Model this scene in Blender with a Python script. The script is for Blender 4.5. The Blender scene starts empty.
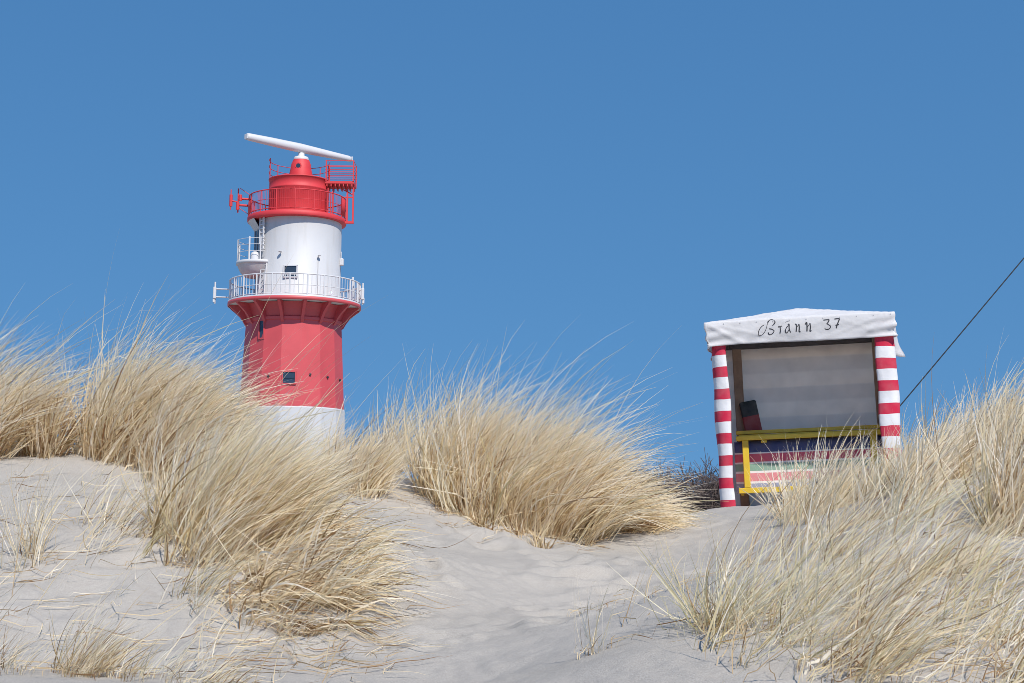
import bpy, math, random
import numpy as np
from mathutils import Vector, Matrix
R = math.radians
random.seed(7)
S = bpy.context.scene
COL = S.collection

# ------------------------------------------------------------------ camera
EYE = 1.6
F = 1450.0
HOR = 515.0
PITCH = math.atan((HOR - 341.5) / F)
cam_d = bpy.data.cameras.new('camera')
cam_d.sensor_width = 36.0
cam_d.lens = F / 1024.0 * 36.0
cam_d.clip_start = 0.05
cam_d.clip_end = 20000
cam = bpy.data.objects.new('camera', cam_d)
COL.objects.link(cam)
cam.location = (0, 0, EYE)
cam.rotation_euler = (R(90) + PITCH, 0, 0)
S.camera = cam

# ------------------------------------------------------------------ light
SUN_EL, SUN_AZ = 48.0, 24.0          # azimuth to the right of straight behind the camera
w = bpy.data.worlds.new('World')
S.world = w
w.use_nodes = True
nt = w.node_tree
bg = nt.nodes['Background']
sky = nt.nodes.new('ShaderNodeTexSky')
sky.sky_type = 'NISHITA'
sky.sun_disc = False
sky.sun_elevation = R(SUN_EL)
sky.sun_rotation = R(180 - SUN_AZ)
sky.altitude = 0
sky.air_density = 2.0
sky.dust_density = 0.0
sky.ozone_density = 10.0
# a clear spring sky: the pale band at the horizon is kept low
tcw = nt.nodes.new('ShaderNodeTexCoord')
lift = nt.nodes.new('ShaderNodeVectorMath'); lift.operation = 'MULTIPLY_ADD'
lift.inputs[1].default_value = (1, 1, 0.6); lift.inputs[2].default_value = (0, 0, 0.4)
nt.links.new(tcw.outputs['Generated'], lift.inputs[0]); nt.links.new(lift.outputs[0], sky.inputs[0])
hs = nt.nodes.new('ShaderNodeHueSaturation'); hs.inputs['Saturation'].default_value = 1.14
nt.links.new(sky.outputs[0], hs.inputs['Color']); nt.links.new(hs.outputs[0], bg.inputs[0])
bg.inputs[1].default_value = 0.110
sun_d = bpy.data.lights.new('sun', 'SUN')
sun_d.energy = 4.3
sun_d.angle = R(0.55)
sun_d.color = (1.0, 0.935, 0.85)
sun = bpy.data.objects.new('sun', sun_d)
COL.objects.link(sun)
sd = Vector((math.sin(R(SUN_AZ)) * math.cos(R(SUN_EL)), -math.cos(R(SUN_AZ)) * math.cos(R(SUN_EL)), math.sin(R(SUN_EL))))
sun.rotation_euler = sd.to_track_quat('Z', 'Y').to_euler()
sun.location = (4, -6, 9)
vs = S.view_settings
vs.view_transform = 'Standard'
vs.look = 'None'
vs.exposure = 0.25
vs.gamma = 1.0
vs.use_curve_mapping = False
S.cycles.max_bounces = 10
S.cycles.diffuse_bounces = 6
S.cycles.filter_width = 0.85
S.cycles.transparent_max_bounces = 6
S.render.film_transparent = False

# ------------------------------------------------------------------ helpers
def W(u, v, d):
    """a point seen at pixel (u, v) at distance y = d"""
    cx = (u - 512.0) / F
    cy = (341.5 - v) / F
    y = math.cos(PITCH) - math.sin(PITCH) * cy
    z = math.sin(PITCH) + math.cos(PITCH) * cy
    k = d / y
    return Vector((cx * k, d, EYE + z * k))

def tag(o, label=None, cat=None, group=None, kind=None):
    if label: o['label'] = label
    if cat: o['category'] = cat
    if group: o['group'] = group
    if kind: o['kind'] = kind
    return o

def empty(name, loc=(0, 0, 0)):
    o = bpy.data.objects.new(name, None)
    o.empty_display_size = 0.2
    COL.objects.link(o)
    o.location = loc
    return o

class MB:
    def __init__(s): s.v = []; s.f = []; s.sm = []
    def add(s, vs_, fs, smooth=False):
        b = len(s.v)
        s.v += [tuple(p) for p in vs_]
        s.f += [tuple(i + b for i in f) for f in fs]
        s.sm += [smooth] * len(fs)
        return s
    def box(s, c, size, m=None, bev=0.0):
        x, y, z = [q / 2 for q in size]
        if bev > 0:
            pts = []
            idx = {}
            fs = []
            # bevelled box: 24 verts
            def vv(sx, sy, sz, ax):
                k = (sx, sy, sz, ax)
                if k not in idx:
                    p = [sx * (x - bev), sy * (y - bev), sz * (z - bev)]
                    p[ax] = (sx * x, sy * y, sz * z)[ax]
                    idx[k] = len(pts); pts.append(p)
                return idx[k]
            for ax in range(3):
                o = [i for i in range(3) if i != ax]
                for sg in (-1, 1):
                    q = []
                    for a_, b_ in ((-1, -1), (1, -1), (1, 1), (-1, 1)):
                        t = [0, 0, 0]; t[ax] = sg; t[o[0]] = a_; t[o[1]] = b_
                        q.append(vv(*t, ax))
                    fs.append(q)
            for ax in range(3):
                o = [i for i in range(3) if i != ax]
                for a_ in (-1, 1):
                    for b_ in (-1, 1):
                        def mk(e, f):
                            t = [0, 0, 0]; t[ax] = e; t[o[0]] = a_; t[o[1]] = b_
                            return vv(*t, f)
                        fs.append([mk(-1, o[0]), mk(1, o[0]), mk(1, o[1]), mk(-1, o[1])])
            for sx in (-1, 1):
                for sy in (-1, 1):
                    for sz in (-1, 1):
                        fs.append([vv(sx, sy, sz, 0), vv(sx, sy, sz, 1), vv(sx, sy, sz, 2)])
            P = [Vector(p) for p in pts]
        else:
            P = [Vector((a * x, b * y, d * z)) for a in (-1, 1) for b in (-1, 1) for d in (-1, 1)]
            fs = [(0, 1, 3, 2), (4, 6, 7, 5), (0, 4, 5, 1), (2, 3, 7, 6), (0, 2, 6, 4), (1, 5, 7, 3)]
        c = Vector(c)
        if m is not None: P = [m @ p for p in P]
        return s.add([p + c for p in P], fs)
    def tube(s, a, b, r, n=8, r2=None):
        a = Vector(a); b = Vector(b); r2 = r if r2 is None else r2
        d = (b - a).normalized()
        u = d.orthogonal().normalized(); w_ = d.cross(u)
        P = []; fs = []
        for p, rr in ((a, r), (b, r2)):
            for i in range(n):
                t = 2 * math.pi * i / n
                P.append(p + (u * math.cos(t) + w_ * math.sin(t)) * rr)
        for i in range(n):
            j = (i + 1) % n
            fs.append((i, j, n + j, n + i))
        s.add(P, fs, True)
        s.add(P[:n], [tuple(range(n))[::-1]]); s.add(P[n:], [tuple(range(n))])
        return s
    def path(s, pts, r, n=6):
        pts = [Vector(p) for p in pts]
        P = []; fs = []
        for k, p in enumerate(pts):
            d = (pts[min(k + 1, len(pts) - 1)] - pts[max(k - 1, 0)]).normalized()
            ref = Vector((0, 0, 1)) if abs(d.z) < 0.95 else Vector((1, 0, 0))
            u = d.cross(ref).normalized(); w_ = u.cross(d)
            for i in range(n):
                t = 2 * math.pi * i / n
                P.append(p + (u * math.cos(t) + w_ * math.sin(t)) * r)
        for k in range(len(pts) - 1):
            for i in range(n):
                j = (i + 1) % n
                fs.append((k * n + i, k * n + j, (k + 1) * n + j, (k + 1) * n + i))
        fs.append(tuple(range(n))[::-1]); fs.append(tuple((len(pts) - 1) * n + i for i in range(n)))
        return s.add(P, fs, True)
    def arc(s, c, rad, z, a0, a1, r, n=6, step=5):
        k = max(3, int(abs(a1 - a0) / step))
        pts = [(c[0] + rad * math.sin(R(a0 + (a1 - a0) * i / k)), c[1] - rad * math.cos(R(a0 + (a1 - a0) * i / k)), z) for i in range(k + 1)]
        return s.path(pts, r, n)
    def lathe(s, c, prof, n=48, ph=0.0, smooth=True, a0=0, a1=360, caps=True):
        full = abs(a1 - a0) >= 360
        m = n if full else n + 1
        P = []; fs = []
        for r_, z in prof:
            for i in range(m):
                t = R(a0 + (a1 - a0) * i / n) + ph
                P.append((c[0] + r_ * math.sin(t), c[1] - r_ * math.cos(t), z))
        for k in range(len(prof) - 1):
            for i in range(n):
                j = (i + 1) % m
                fs.append((k * m + i, k * m + j, (k + 1) * m + j, (k + 1) * m + i))
        s.add(P, fs, smooth)
        if caps and full:
            if prof[0][0] > 1e-4: s.add(P[:m], [tuple(range(m))[::-1]])
            if prof[-1][0] > 1e-4: s.add(P[-m:], [tuple(range(m))])
        return s
    def build(s, name, mat, parent=None, merge=False):
        me = bpy.data.meshes.new(name)
        me.from_pydata(s.v, [], s.f)
        me.polygons.foreach_set('use_smooth', s.sm)
        me.update()
        import bmesh
        bm = bmesh.new(); bm.from_mesh(me)
        if merge: bmesh.ops.remove_doubles(bm, verts=bm.verts, dist=1e-4)
        bmesh.ops.recalc_face_normals(bm, faces=bm.faces)
        bm.to_mesh(me); bm.free()
        me.materials.append(mat)
        o = bpy.data.objects.new(name, me)
        COL.objects.link(o)
        if parent is not None: o.parent = parent
        return o

class NT:
    """tiny node helper"""
    def __init__(s, name):
        s.m = bpy.data.materials.new(name); s.m.use_nodes = True
        s.t = s.m.node_tree; s.n = s.t.nodes; s.l = s.t.links
        s.b = s.n['Principled BSDF']
    def new(s, t, **kw):
        n = s.n.new(t)
        for k, v in kw.items():
            if k in n.inputs: n.inputs[k].default_value = v
            else: setattr(n, k, v)
        return n
    def link(s, a, b): s.l.new(a, b)
    def ramp(s, fac, stops, interp='LINEAR'):
        r = s.n.new('ShaderNodeValToRGB'); r.color_ramp.interpolation = interp
        e = r.color_ramp.elements
        while len(e) < len(stops): e.new(0.5)
        for i, (p, c) in enumerate(stops):
            e[i].position = p; e[i].color = (*c, 1)
        s.link(fac, r.inputs[0]); return r.outputs[0]
    def mix(s, fac, a, b, blend='MIX'):
        m = s.n.new('ShaderNodeMix'); m.data_type = 'RGBA'; m.blend_type = blend
        for sock, val in ((m.inputs[0], fac), (m.inputs[6], a), (m.inputs[7], b)):
            if hasattr(val, 'is_linked') or hasattr(val, 'links'): s.link(val, sock)
            elif isinstance(val, tuple): sock.default_value = (*val, 1)
            else: sock.default_value = val
        return m.outputs[2]
    def math(s, op, a, b=0.0):
        m = s.n.new('ShaderNodeMath'); m.operation = op
        for sock, val in ((m.inputs[0], a), (m.inputs[1], b)):
            if hasattr(val, 'links'): s.link(val, sock)
            else: sock.default_value = val
        return m.outputs[0]

def paint(name, col, rough=0.5, var=0.12, scale=3.0, streak=0.0, bump=0.0, dirt=None):
    k = NT(name)
    tc = k.new('ShaderNodeTexCoord')
    mp = k.new('ShaderNodeMapping'); k.link(tc.outputs['Object'], mp.inputs[0])
    nz = k.new('ShaderNodeTexNoise', Scale=scale, Detail=6.0, Roughness=0.6); k.link(mp.outputs[0], nz.inputs['Vector'])
    lo = tuple(c * (1 - var) for c in col); hi = tuple(min(1, c * (1 + var)) for c in col)
    c = k.ramp(nz.outputs[0], [(0.3, lo), (0.7, hi)])
    if streak > 0:
        m2 = k.new('ShaderNodeMapping'); m2.inputs['Scale'].default_value = (1, 1, 0.12)
        k.link(tc.outputs['Object'], m2.inputs[0])
        n2 = k.new('ShaderNodeTexNoise', Scale=scale * 2.2, Detail=5.0, Roughness=0.65); k.link(m2.outputs[0], n2.inputs['Vector'])
        f = k.ramp(n2.outputs[0], [(0.52, (0, 0, 0)), (0.75, (1, 1, 1))])
        d = dirt or tuple(q * 0.55 for q in col)
        c = k.mix(k.math('MULTIPLY', f, streak), c, d)
    k.link(c, k.b.inputs['Base Color'])
    k.b.inputs['Roughness'].default_value = rough
    if bump > 0:
        n3 = k.new('ShaderNodeTexNoise', Scale=scale * 6, Detail=4.0); k.link(tc.outputs['Object'], n3.inputs['Vector'])
        bp = k.new('ShaderNodeBump', Strength=bump, Distance=0.02); k.link(n3.outputs[0], bp.inputs['Height'])
        k.link(bp.outputs[0], k.b.inputs['Normal'])
    return k.m

M = {}
M['white_wall'] = paint('white_wall_paint', (0.51, 0.512, 0.52), 0.55, 0.03, 0.8, 0.4, 0.05, (0.37, 0.345, 0.31))
M['red_wall'] = paint('red_wall_paint', (0.505, 0.066, 0.074), 0.5, 0.10, 0.7, 0.4, 0.08, (0.40, 0.10, 0.085))
M['red_metal'] = paint('red_metal_paint', (0.56, 0.036, 0.043), 0.6, 0.08, 1.2, 0.12, 0.0)
M['white_metal'] = paint('white_metal_paint', (0.57, 0.57, 0.58), 0.4, 0.03, 2.0)
M['grey_metal'] = paint('grey_metal', (0.42, 0.42, 0.43), 0.5, 0.1, 2.0)
M['soffit'] = paint('pale_soffit', (0.5, 0.48, 0.47), 0.7, 0.15, 2.0)
M['glass'] = paint('dark_window_glass', (0.03, 0.045, 0.07), 0.12, 0.2, 1.0)
M['dark'] = paint('dark_opening', (0.02, 0.022, 0.026), 0.6, 0.2, 2.0)
M['ink'] = paint('black_brush_paint', (0.03, 0.032, 0.04), 0.8, 0.3, 60.0)
M['yellow'] = paint('yellow_gloss_paint', (0.62, 0.44, 0.03), 0.4, 0.1, 8.0, 0.2, 0.03, (0.45, 0.3, 0.05))
M['wood'] = paint('weathered_wood', (0.23, 0.16, 0.11), 0.75, 0.3, 7.0, 0.5, 0.1)
M['dark_wood'] = paint('near_black_beam_wood', (0.055, 0.05, 0.05), 0.8, 0.3, 7.0, 0.3, 0.1)  # near-black tone for the roof beams, much darker than the posts
M['wire'] = paint('black_cable', (0.015, 0.015, 0.018), 0.5, 0.1, 5.0)
M['bark'] = paint('dark_bare_twigs', (0.125, 0.092, 0.082), 0.9, 0.3, 5.0)

# cloths
def cloth(name, build_color, rough=0.85, trans=0.12):
    k = NT(name)
    tc = k.new('ShaderNodeTexCoord')
    c = build_color(k, tc)
    nz = k.new('ShaderNodeTexNoise', Scale=9.0, Detail=5.0); k.link(tc.outputs['Object'], nz.inputs['Vector'])
    c = k.mix(k.math('MULTIPLY', k.ramp(nz.outputs[0], [(0.35, (0, 0, 0)), (0.8, (1, 1, 1))]), 0.18), c, (0.45, 0.43, 0.40))
    k.link(c, k.b.inputs['Base Color'])
    k.b.inputs['Roughness'].default_value = rough
    wv = k.new('ShaderNodeTexNoise', Scale=14.0, Detail=3.0); k.link(tc.outputs['Object'], wv.inputs['Vector'])
    bp = k.new('ShaderNodeBump', Strength=0.25, Distance=0.02); k.link(wv.outputs[0], bp.inputs['Height'])
    k.link(bp.outputs[0], k.b.inputs['Normal'])
    tr = k.new('ShaderNodeBsdfTranslucent'); k.link(c, tr.inputs[0])
    mx = k.new('ShaderNodeMixShader'); mx.inputs[0].default_value = trans
    out = k.n['Material Output']
    k.link(k.b.outputs[0], mx.inputs[1]); k.link(tr.outputs[0], mx.inputs[2]); k.link(mx.outputs[0], out.inputs[0])
    return k.m
M['roof_cloth'] = cloth('white_canvas', lambda k, tc: k.mix(0.0, (0.86, 0.85, 0.85), (1, 1, 1)), trans=0.46)
def back_col(k, tc):
    sp = k.new('ShaderNodeSeparateXYZ'); k.link(tc.outputs['Object'], sp.inputs[0])
    f = k.math('FRACT', k.math('MULTIPLY', sp.outputs[2], 1 / 0.26))
    return k.ramp(f, [(0.0, (0.95, 0.885, 0.81)), (0.45, (0.92, 0.875, 0.82)), (0.52, (0.84, 0.80, 0.755)), (0.95, (0.84, 0.80, 0.755)), (1.0, (0.92, 0.875, 0.82))])
M['back_cloth'] = cloth('grey_white_canvas', back_col, trans=0.6)
STRIPE_TOP = 1.335
def stripe_col(k, tc):
    sp = k.new('ShaderNodeSeparateXYZ'); k.link(tc.outputs['Object'], sp.inputs[0])
    wb = k.new('ShaderNodeTexNoise', Scale=5.0, Detail=2.0); k.link(tc.outputs['Object'], wb.inputs['Vector'])
    zz_ = k.math('ADD', sp.outputs[2], k.math('MULTIPLY', k.math('SUBTRACT', wb.outputs[0], 0.5), 0.022))
    f = k.math('FRACT', k.math('MULTIPLY', k.math('SUBTRACT', STRIPE_TOP + 1.84, zz_), 1 / 0.184))
    return k.ramp(f, [(0.0, (0.58, 0.012, 0.055)), (0.475, (0.78, 0.775, 0.785))], 'CONSTANT')
M['stripe_cloth'] = cloth('red_white_striped_canvas', stripe_col, trans=0.15)
def multi_col(k, tc):
    sp = k.new('ShaderNodeSeparateXYZ'); k.link(tc.outputs['Object'], sp.inputs[0])
    f = k.math('MULTIPLY', k.math('SUBTRACT', sp.outputs[2], 0.118), 1 / 0.43)
    wht = (0.8, 0.77, 0.77); red = (0.66, 0.10, 0.16); pink = (0.68, 0.24, 0.27)
    bands = [(0.0, (0.30, 0.33, 0.46)), (0.165, wht), (0.21, pink), (0.375, wht), (0.415, (0.22, 0.37, 0.29)), (0.565, wht), (0.60, red), (0.765, wht), (0.79, (0.04, 0.065, 0.20))]
    return k.ramp(f, bands, 'CONSTANT')
M['multi_cloth'] = cloth('multicoloured_striped_cloth', multi_col, trans=0.05)
def pad_col(k, tc):
    sp = k.new('ShaderNodeSeparateXYZ'); k.link(tc.outputs['Object'], sp.inputs[0])
    return k.ramp(k.math('ADD', sp.outputs[2], 0.5), [(0.0, (0.22, 0.03, 0.035)), (0.53, (0.014, 0.024, 0.028))], 'CONSTANT')
M['pad'] = cloth('red_and_black_cover', pad_col, trans=0.0)
M['dark_green'] = paint('dark_green_cover', (0.03, 0.07, 0.045), 0.8, 0.2, 10)
M['pale_box'] = paint('pale_grey_cover', (0.5, 0.5, 0.47), 0.8, 0.1, 10)

# sand
def sand_mat():
    k = NT('pale_dune_sand')
    tc = k.new('ShaderNodeTexCoord'); P = tc.outputs['Object']
    n1 = k.new('ShaderNodeTexNoise', Scale=0.9, Detail=8.0, Roughness=0.6); k.link(P, n1.inputs['Vector'])
    n2 = k.new('ShaderNodeTexNoise', Scale=190.0, Detail=3.0); k.link(P, n2.inputs['Vector'])
    n4 = k.new('ShaderNodeTexNoise', Scale=34.0, Detail=6.0, Roughness=0.7); k.link(P, n4.inputs['Vector'])
    c = k.ramp(n1.outputs[0], [(0.25, (0.340, 0.316, 0.280)), (0.5, (0.384, 0.356, 0.318)), (0.75, (0.412, 0.381, 0.340))])
    g = k.ramp(n2.outputs[0], [(0.3, (0.72, 0.71, 0.70)), (0.7, (1.16, 1.16, 1.16))])
    c = k.mix(0.7, c, g, 'MULTIPLY')
    g2 = k.ramp(n4.outputs[0], [(0.3, (0.93, 0.93, 0.94)), (0.7, (1.04, 1.04, 1.03))])
    c = k.mix(1.0, c, g2, 'MULTIPLY')
    k.link(c, k.b.inputs['Base Color'])
    k.b.inputs['Roughness'].default_value = 0.95
    k.b.inputs['Specular IOR Level'].default_value = 0.15
    n3 = k.new('ShaderNodeTexNoise', Scale=16.0, Detail=8.0, Roughness=0.62); k.link(P, n3.inputs['Vector'])
    b1 = k.new('ShaderNodeBump', Strength=0.35, Distance=0.02); k.link(n3.outputs[0], b1.inputs['Height'])
    b2 = k.new('ShaderNodeBump', Strength=0.5, Distance=0.004); k.link(n2.outputs[0], b2.inputs['Height'])
    k.link(b1.outputs[0], b2.inputs['Normal']); k.link(b2.outputs[0], k.b.inputs['Normal'])
    return k.m
M['sand'] = sand_mat()

# dry marram: 'tone' picks the straw, 'green' how much sap is left in the blade
def grass_mat():
    k = NT('dry_marram_blades')
    at = k.new('ShaderNodeAttribute', attribute_name='tone')
    ag = k.new('ShaderNodeAttribute', attribute_name='green')
    c = k.ramp(at.outputs['Fac'], [(0.0, (0.26, 0.15, 0.07)), (0.15, (0.52, 0.365, 0.21)), (0.40, (0.83, 0.68, 0.445)), (0.7, (0.93, 0.81, 0.60)), (1.0, (0.96, 0.89, 0.76))])
    c = k.mix(ag.outputs['Fac'], c, (0.50, 0.48, 0.20))
    k.link(c, k.b.inputs['Base Color'])
    k.b.inputs['Roughness'].default_value = 0.6
    k.b.inputs['Specular IOR Level'].default_value = 0.15
    tr = k.new('ShaderNodeBsdfTranslucent'); k.link(c, tr.inputs[0])
    mx = k.new('ShaderNodeMixShader'); mx.inputs[0].default_value = 0.5
    k.link(k.b.outputs[0], mx.inputs[1]); k.link(tr.outputs[0], mx.inputs[2]); k.link(mx.outputs[0], k.n['Material Output'].inputs[0])
    return k.m
M['grass'] = grass_mat()

# ------------------------------------------------------------------ terrain
rng = np.random.default_rng(11)
CP = []
def cp(u, v, d): p = W(u, v, d); CP.append((p.x, p.y, p.z))
# left mound, from its foot up to its crest
for q in [(-150, 690, 4.5), (0, 679, 4.5), (60, 676, 4.7), (0, 688, 4.0), (90, 690, 4.2), (100, 668, 5.2), (200, 680, 4.9), (300, 690, 5.0), (400, 690, 5.0), (480, 683, 5.0),
          (0, 600, 5.9), (0, 520, 7.2), (-120, 500, 7.4), (-100, 460, 8.6), (0, 462, 8.5), (60, 461, 8.5), (110, 468, 8.5), (110, 540, 6.9), (110, 600, 6.0),
          (170, 490, 8.2), (200, 560, 6.7), (240, 600, 6.1), (300, 630, 5.9), (250, 500, 8.0), (300, 540, 7.2), (330, 600, 6.3), (370, 640, 5.8), (330, 500, 8.3),
          (200, 462, 9.4), (300, 468, 9.7), (340, 478, 9.9), (390, 474, 10.4), (420, 487, 10.3)]: cp(*q)
# saddle in the middle and the ridge the tussocks stand on
for q in [(400, 600, 6.6), (400, 540, 8.2), (390, 505, 9.3), (480, 600, 6.8), (480, 555, 8.2), (450, 505, 9.6), (500, 520, 9.6), (540, 532, 9.4), (560, 570, 8.0), (600, 535, 9.6), (660, 530, 10.0), (700, 516, 11.2), (560, 620, 6.4),
          (640, 570, 8.0), (640, 610, 6.6), (700, 560, 8.4), (690, 605, 6.7), (725, 506, 12.0), (760, 510, 12.0), (760, 560, 7.7), (800, 505, 11.0), (890, 498, 12.2), (760, 505, 13.2), (880, 498, 13.2)]: cp(*q)
# near hump on the right and the crest behind it
for q in [(560, 688, 4.3), (620, 658, 4.4), (690, 636, 4.5), (790, 563, 5.3), (740, 610, 4.9), (870, 518, 6.4), (940, 488, 7.4), (1010, 462, 8.2), (800, 690, 3.9), (900, 688, 3.9), (1020, 690, 4.0), (1020, 610, 5.1), (940, 570, 5.7), (860, 600, 5.0),
          (1000, 535, 6.5), (1150, 560, 5.6), (1150, 480, 8), (950, 492, 10.5), (1030, 480, 10.5), (700, 690, 3.9), (620, 700, 3.8)]: cp(*q)
for q in [(0, 0, .1), (-2, 0, .1), (2, 0, .1), (-5, 0, .2), (5, 0, .2), (0, 2, .62), (-2.5, 2.5, .72), (2.5, 2.4, .85), (-6, 4, 1.1), (6, 4, 1.2), (-7, 9, 2.2), (7, 9, 2.2), (-7, 13, 1.9), (7, 13, 1.9),
          (-3, 12.5, 1.9), (-1.2, 12.5, 1.75), (0, 12, 1.45), (1.0, 12.5, 1.35), (2.5, 15, 1.6), (-3, 15.5, 1.4), (0, 15.5, 1.1), (4, 16, 1.5), (-7, 17, 1.2), (7, 17, 1.3)]: CP.append(q)
CP = np.array(CP)
def rbf_fit(P, lam=0.004):
    n = len(P); X = P[:, :2]
    r = np.linalg.norm(X[:, None] - X[None], axis=2)
    A = r ** 2 * np.log(r + 1e-9) + np.eye(n) * lam * n * 0.1
    Q = np.c_[np.ones(n), X]
    Mx = np.zeros((n + 3, n + 3)); Mx[:n, :n] = A; Mx[:n, n:] = Q; Mx[n:, :n] = Q.T
    return np.linalg.solve(Mx, np.r_[P[:, 2], 0, 0, 0])
WT = rbf_fit(CP)
def rbf(x, y):
    out = np.empty(x.size)
    xs, ys = x.ravel(), y.ravel()
    for i in range(0, xs.size, 20000):
        a = xs[i:i + 20000, None] - CP[None, :, 0]; b = ys[i:i + 20000, None] - CP[None, :, 1]
        r2 = a * a + b * b
        out[i:i + 20000] = (0.5 * r2 * np.log(r2 + 1e-12)) @ WT[:-3] + WT[-3] + WT[-2] * xs[i:i + 20000] + WT[-1] * ys[i:i + 20000]
    return out.reshape(x.shape)
def vnoise(x, y, seed):
    xi = np.floor(x).astype(np.int64); yi = np.floor(y).astype(np.int64)
    fx = x - xi; fy = y - yi
    fx = fx * fx * fx * (fx * (fx * 6 - 15) + 10); fy = fy * fy * fy * (fy * (fy * 6 - 15) + 10)
    def h(a, b):
        q = (a * 374761393 + b * 668265263 + seed * 974634777) & 0xffffffff
        q = ((q ^ (q >> 13)) * 1274126177) & 0xffffffff
        return ((q ^ (q >> 16)) & 0xffff) / 65535.0
    return (h(xi, yi) * (1 - fx) + h(xi + 1, yi) * fx) * (1 - fy) + (h(xi, yi + 1) * (1 - fx) + h(xi + 1, yi + 1) * fx) * fy - 0.5
def fbm(x, y, f, octs, seed, gain=0.5):
    o = 0; a = 1.0
    for i in range(octs):
        c, s = math.cos(0.7 * i), math.sin(0.7 * i)
        o = o + a * vnoise((x * c - y * s) * f + 17.3 * i, (x * s + y * c) * f - 9.1 * i, seed + i); f *= 2.05; a *= gain
    return o
DENTS = []
for i in range(64):
    u = rng.uniform(380, 700); d = rng.uniform(5.6, 9.6)
    DENTS.append(((u - 512) / F * d, d, rng.uniform(0.05, 0.11), rng.uniform(0.012, 0.035), rng.uniform(0, 3.14)))
for i in range(26):
    u = rng.uniform(0, 330); d = rng.uniform(5.0, 8.0)
    DENTS.append(((u - 512) / F * d, d, rng.uniform(0.05, 0.12), rng.uniform(0.01, 0.03), rng.uniform(0, 3.14)))
for u, v, d in [(487, 541, 8.6), (497, 545, 8.5), (478, 537, 8.8), (552, 553, 8.4), (575, 570, 8.0), (590, 580, 7.7), (566, 562, 8.2), (660, 520, 10.2), (690, 520, 10.2), (535, 540, 8.9)]:
    DENTS.append(((u - 512) / F * d, d, 0.10, 0.045, 0.6))
def height(x, y):
    x = np.asarray(x, float); y = np.asarray(y, float)
    near = np.clip(np.abs(x), 0, 9) * np.sign(x)
    z1 = rbf(near, np.clip(y, -2, 19))
    far = 0.75 + 1.0 * fbm(x, y, 0.03, 3, 5) + 0.3 * fbm(x, y, 0.17, 2, 8)
    t = np.clip((y - 14.5) / 5, 0, 1); t = np.maximum(t, np.clip((np.abs(x) - 6.5) / 3, 0, 1)); t = np.maximum(t, np.clip((-y) / 3, 0, 1)); t = t * t * (3 - 2 * t)
    z = z1 * (1 - t) + far * t
    nr = 1 - np.clip((np.hypot(x, y - 7) - 9) / 5, 0, 1)
    z = z + nr * (0.026 * fbm(x, y, 0.9, 3, 21) + 0.012 * fbm(x, y, 5.0, 4, 31, 0.55))
    # wind ripples, faint
    z = z + nr * 0.0035 * np.sin((x * 0.9 + y * 0.45 + 0.35 * fbm(x, y, 1.5, 2, 44)) * 58) * np.clip(fbm(x, y, 0.8, 2, 47) * 2.5 + 0.4, 0, 1)
    for (a, b, r, dep, an) in DENTS:
        m = (np.abs(x - a) < 0.5) & (np.abs(y - b) < 0.5)
        if m.any():
            dx = x[m] - a; dy = y[m] - b
            p = (dx * math.cos(an) + dy * math.sin(an)) / 1.5; q = -dx * math.sin(an) + dy * math.cos(an)
            rr = (p * p + q * q) / (r * r)
            z[m] += -dep * np.exp(-rr * 1.3) + 0.45 * dep * np.exp(-(np.sqrt(rr) - 1.5) ** 2 * 5)
    return z
def axis(lo, hi, step, far):
    a = list(np.arange(lo, hi + step / 2, step))
    s = step; b = hi
    up = []
    while b < far: s *= 1.28; b += s; up.append(b)
    s = step; b = lo; dn = []
    while b > -far: s *= 1.28; b -= s; dn.append(b)
    return np.array(dn[::-1] + a + up)
gx = axis(-5.2, 5.2, 0.02, 4000); gy = axis(3.4, 13.6, 0.022, 6000)
GX, GY = np.meshgrid(gx, gy)
GZ = height(GX, GY)
nx, ny = len(gx), len(gy)
def grid_h(x, y):
    x = np.atleast_1d(np.asarray(x, float)); y = np.atleast_1d(np.asarray(y, float))
    i = np.clip(np.searchsorted(gx, x) - 1, 0, nx - 2); j = np.clip(np.searchsorted(gy, y) - 1, 0, ny - 2)
    fx = np.clip((x - gx[i]) / (gx[i + 1] - gx[i]), 0, 1); fy = np.clip((y - gy[j]) / (gy[j + 1] - gy[j]), 0, 1)
    return (GZ[j, i] * (1 - fx) + GZ[j, i + 1] * fx) * (1 - fy) + (GZ[j + 1, i] * (1 - fx) + GZ[j + 1, i + 1] * fx) * fy
def np_mesh(name, V, Fq, mat, attrs=None, smooth=True):
    me = bpy.data.meshes.new(name)
    nV, nF = len(V), len(Fq)
    me.vertices.add(nV); me.vertices.foreach_set('co', V.astype(np.float32).ravel())
    me.loops.add(nF * 4); me.loops.foreach_set('vertex_index', Fq.astype(np.int32).ravel())
    me.polygons.add(nF); me.polygons.foreach_set('loop_start', np.arange(0, nF * 4, 4, dtype=np.int32))
    me.polygons.foreach_set('loop_total', np.full(nF, 4, np.int32))
    me.update(calc_edges=True)
    me.polygons.foreach_set('use_smooth', np.full(nF, smooth))
    for k, a in (attrs or {}).items():
        at = me.attributes.new(k, 'FLOAT', 'POINT'); at.data.foreach_set('value', a.astype(np.float32))
    me.materials.append(mat)
    o = bpy.data.objects.new(name, me); COL.objects.link(o)
    return o
ii, jj = np.meshgrid(np.arange(nx - 1), np.arange(ny - 1))
a = (jj * nx + ii).ravel()
tag(np_mesh('ground', np.c_[GX.ravel(), GY.ravel(), GZ.ravel()], np.c_[a, a + 1, a + 1 + nx, a + nx], M['sand']), kind='structure')

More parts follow.
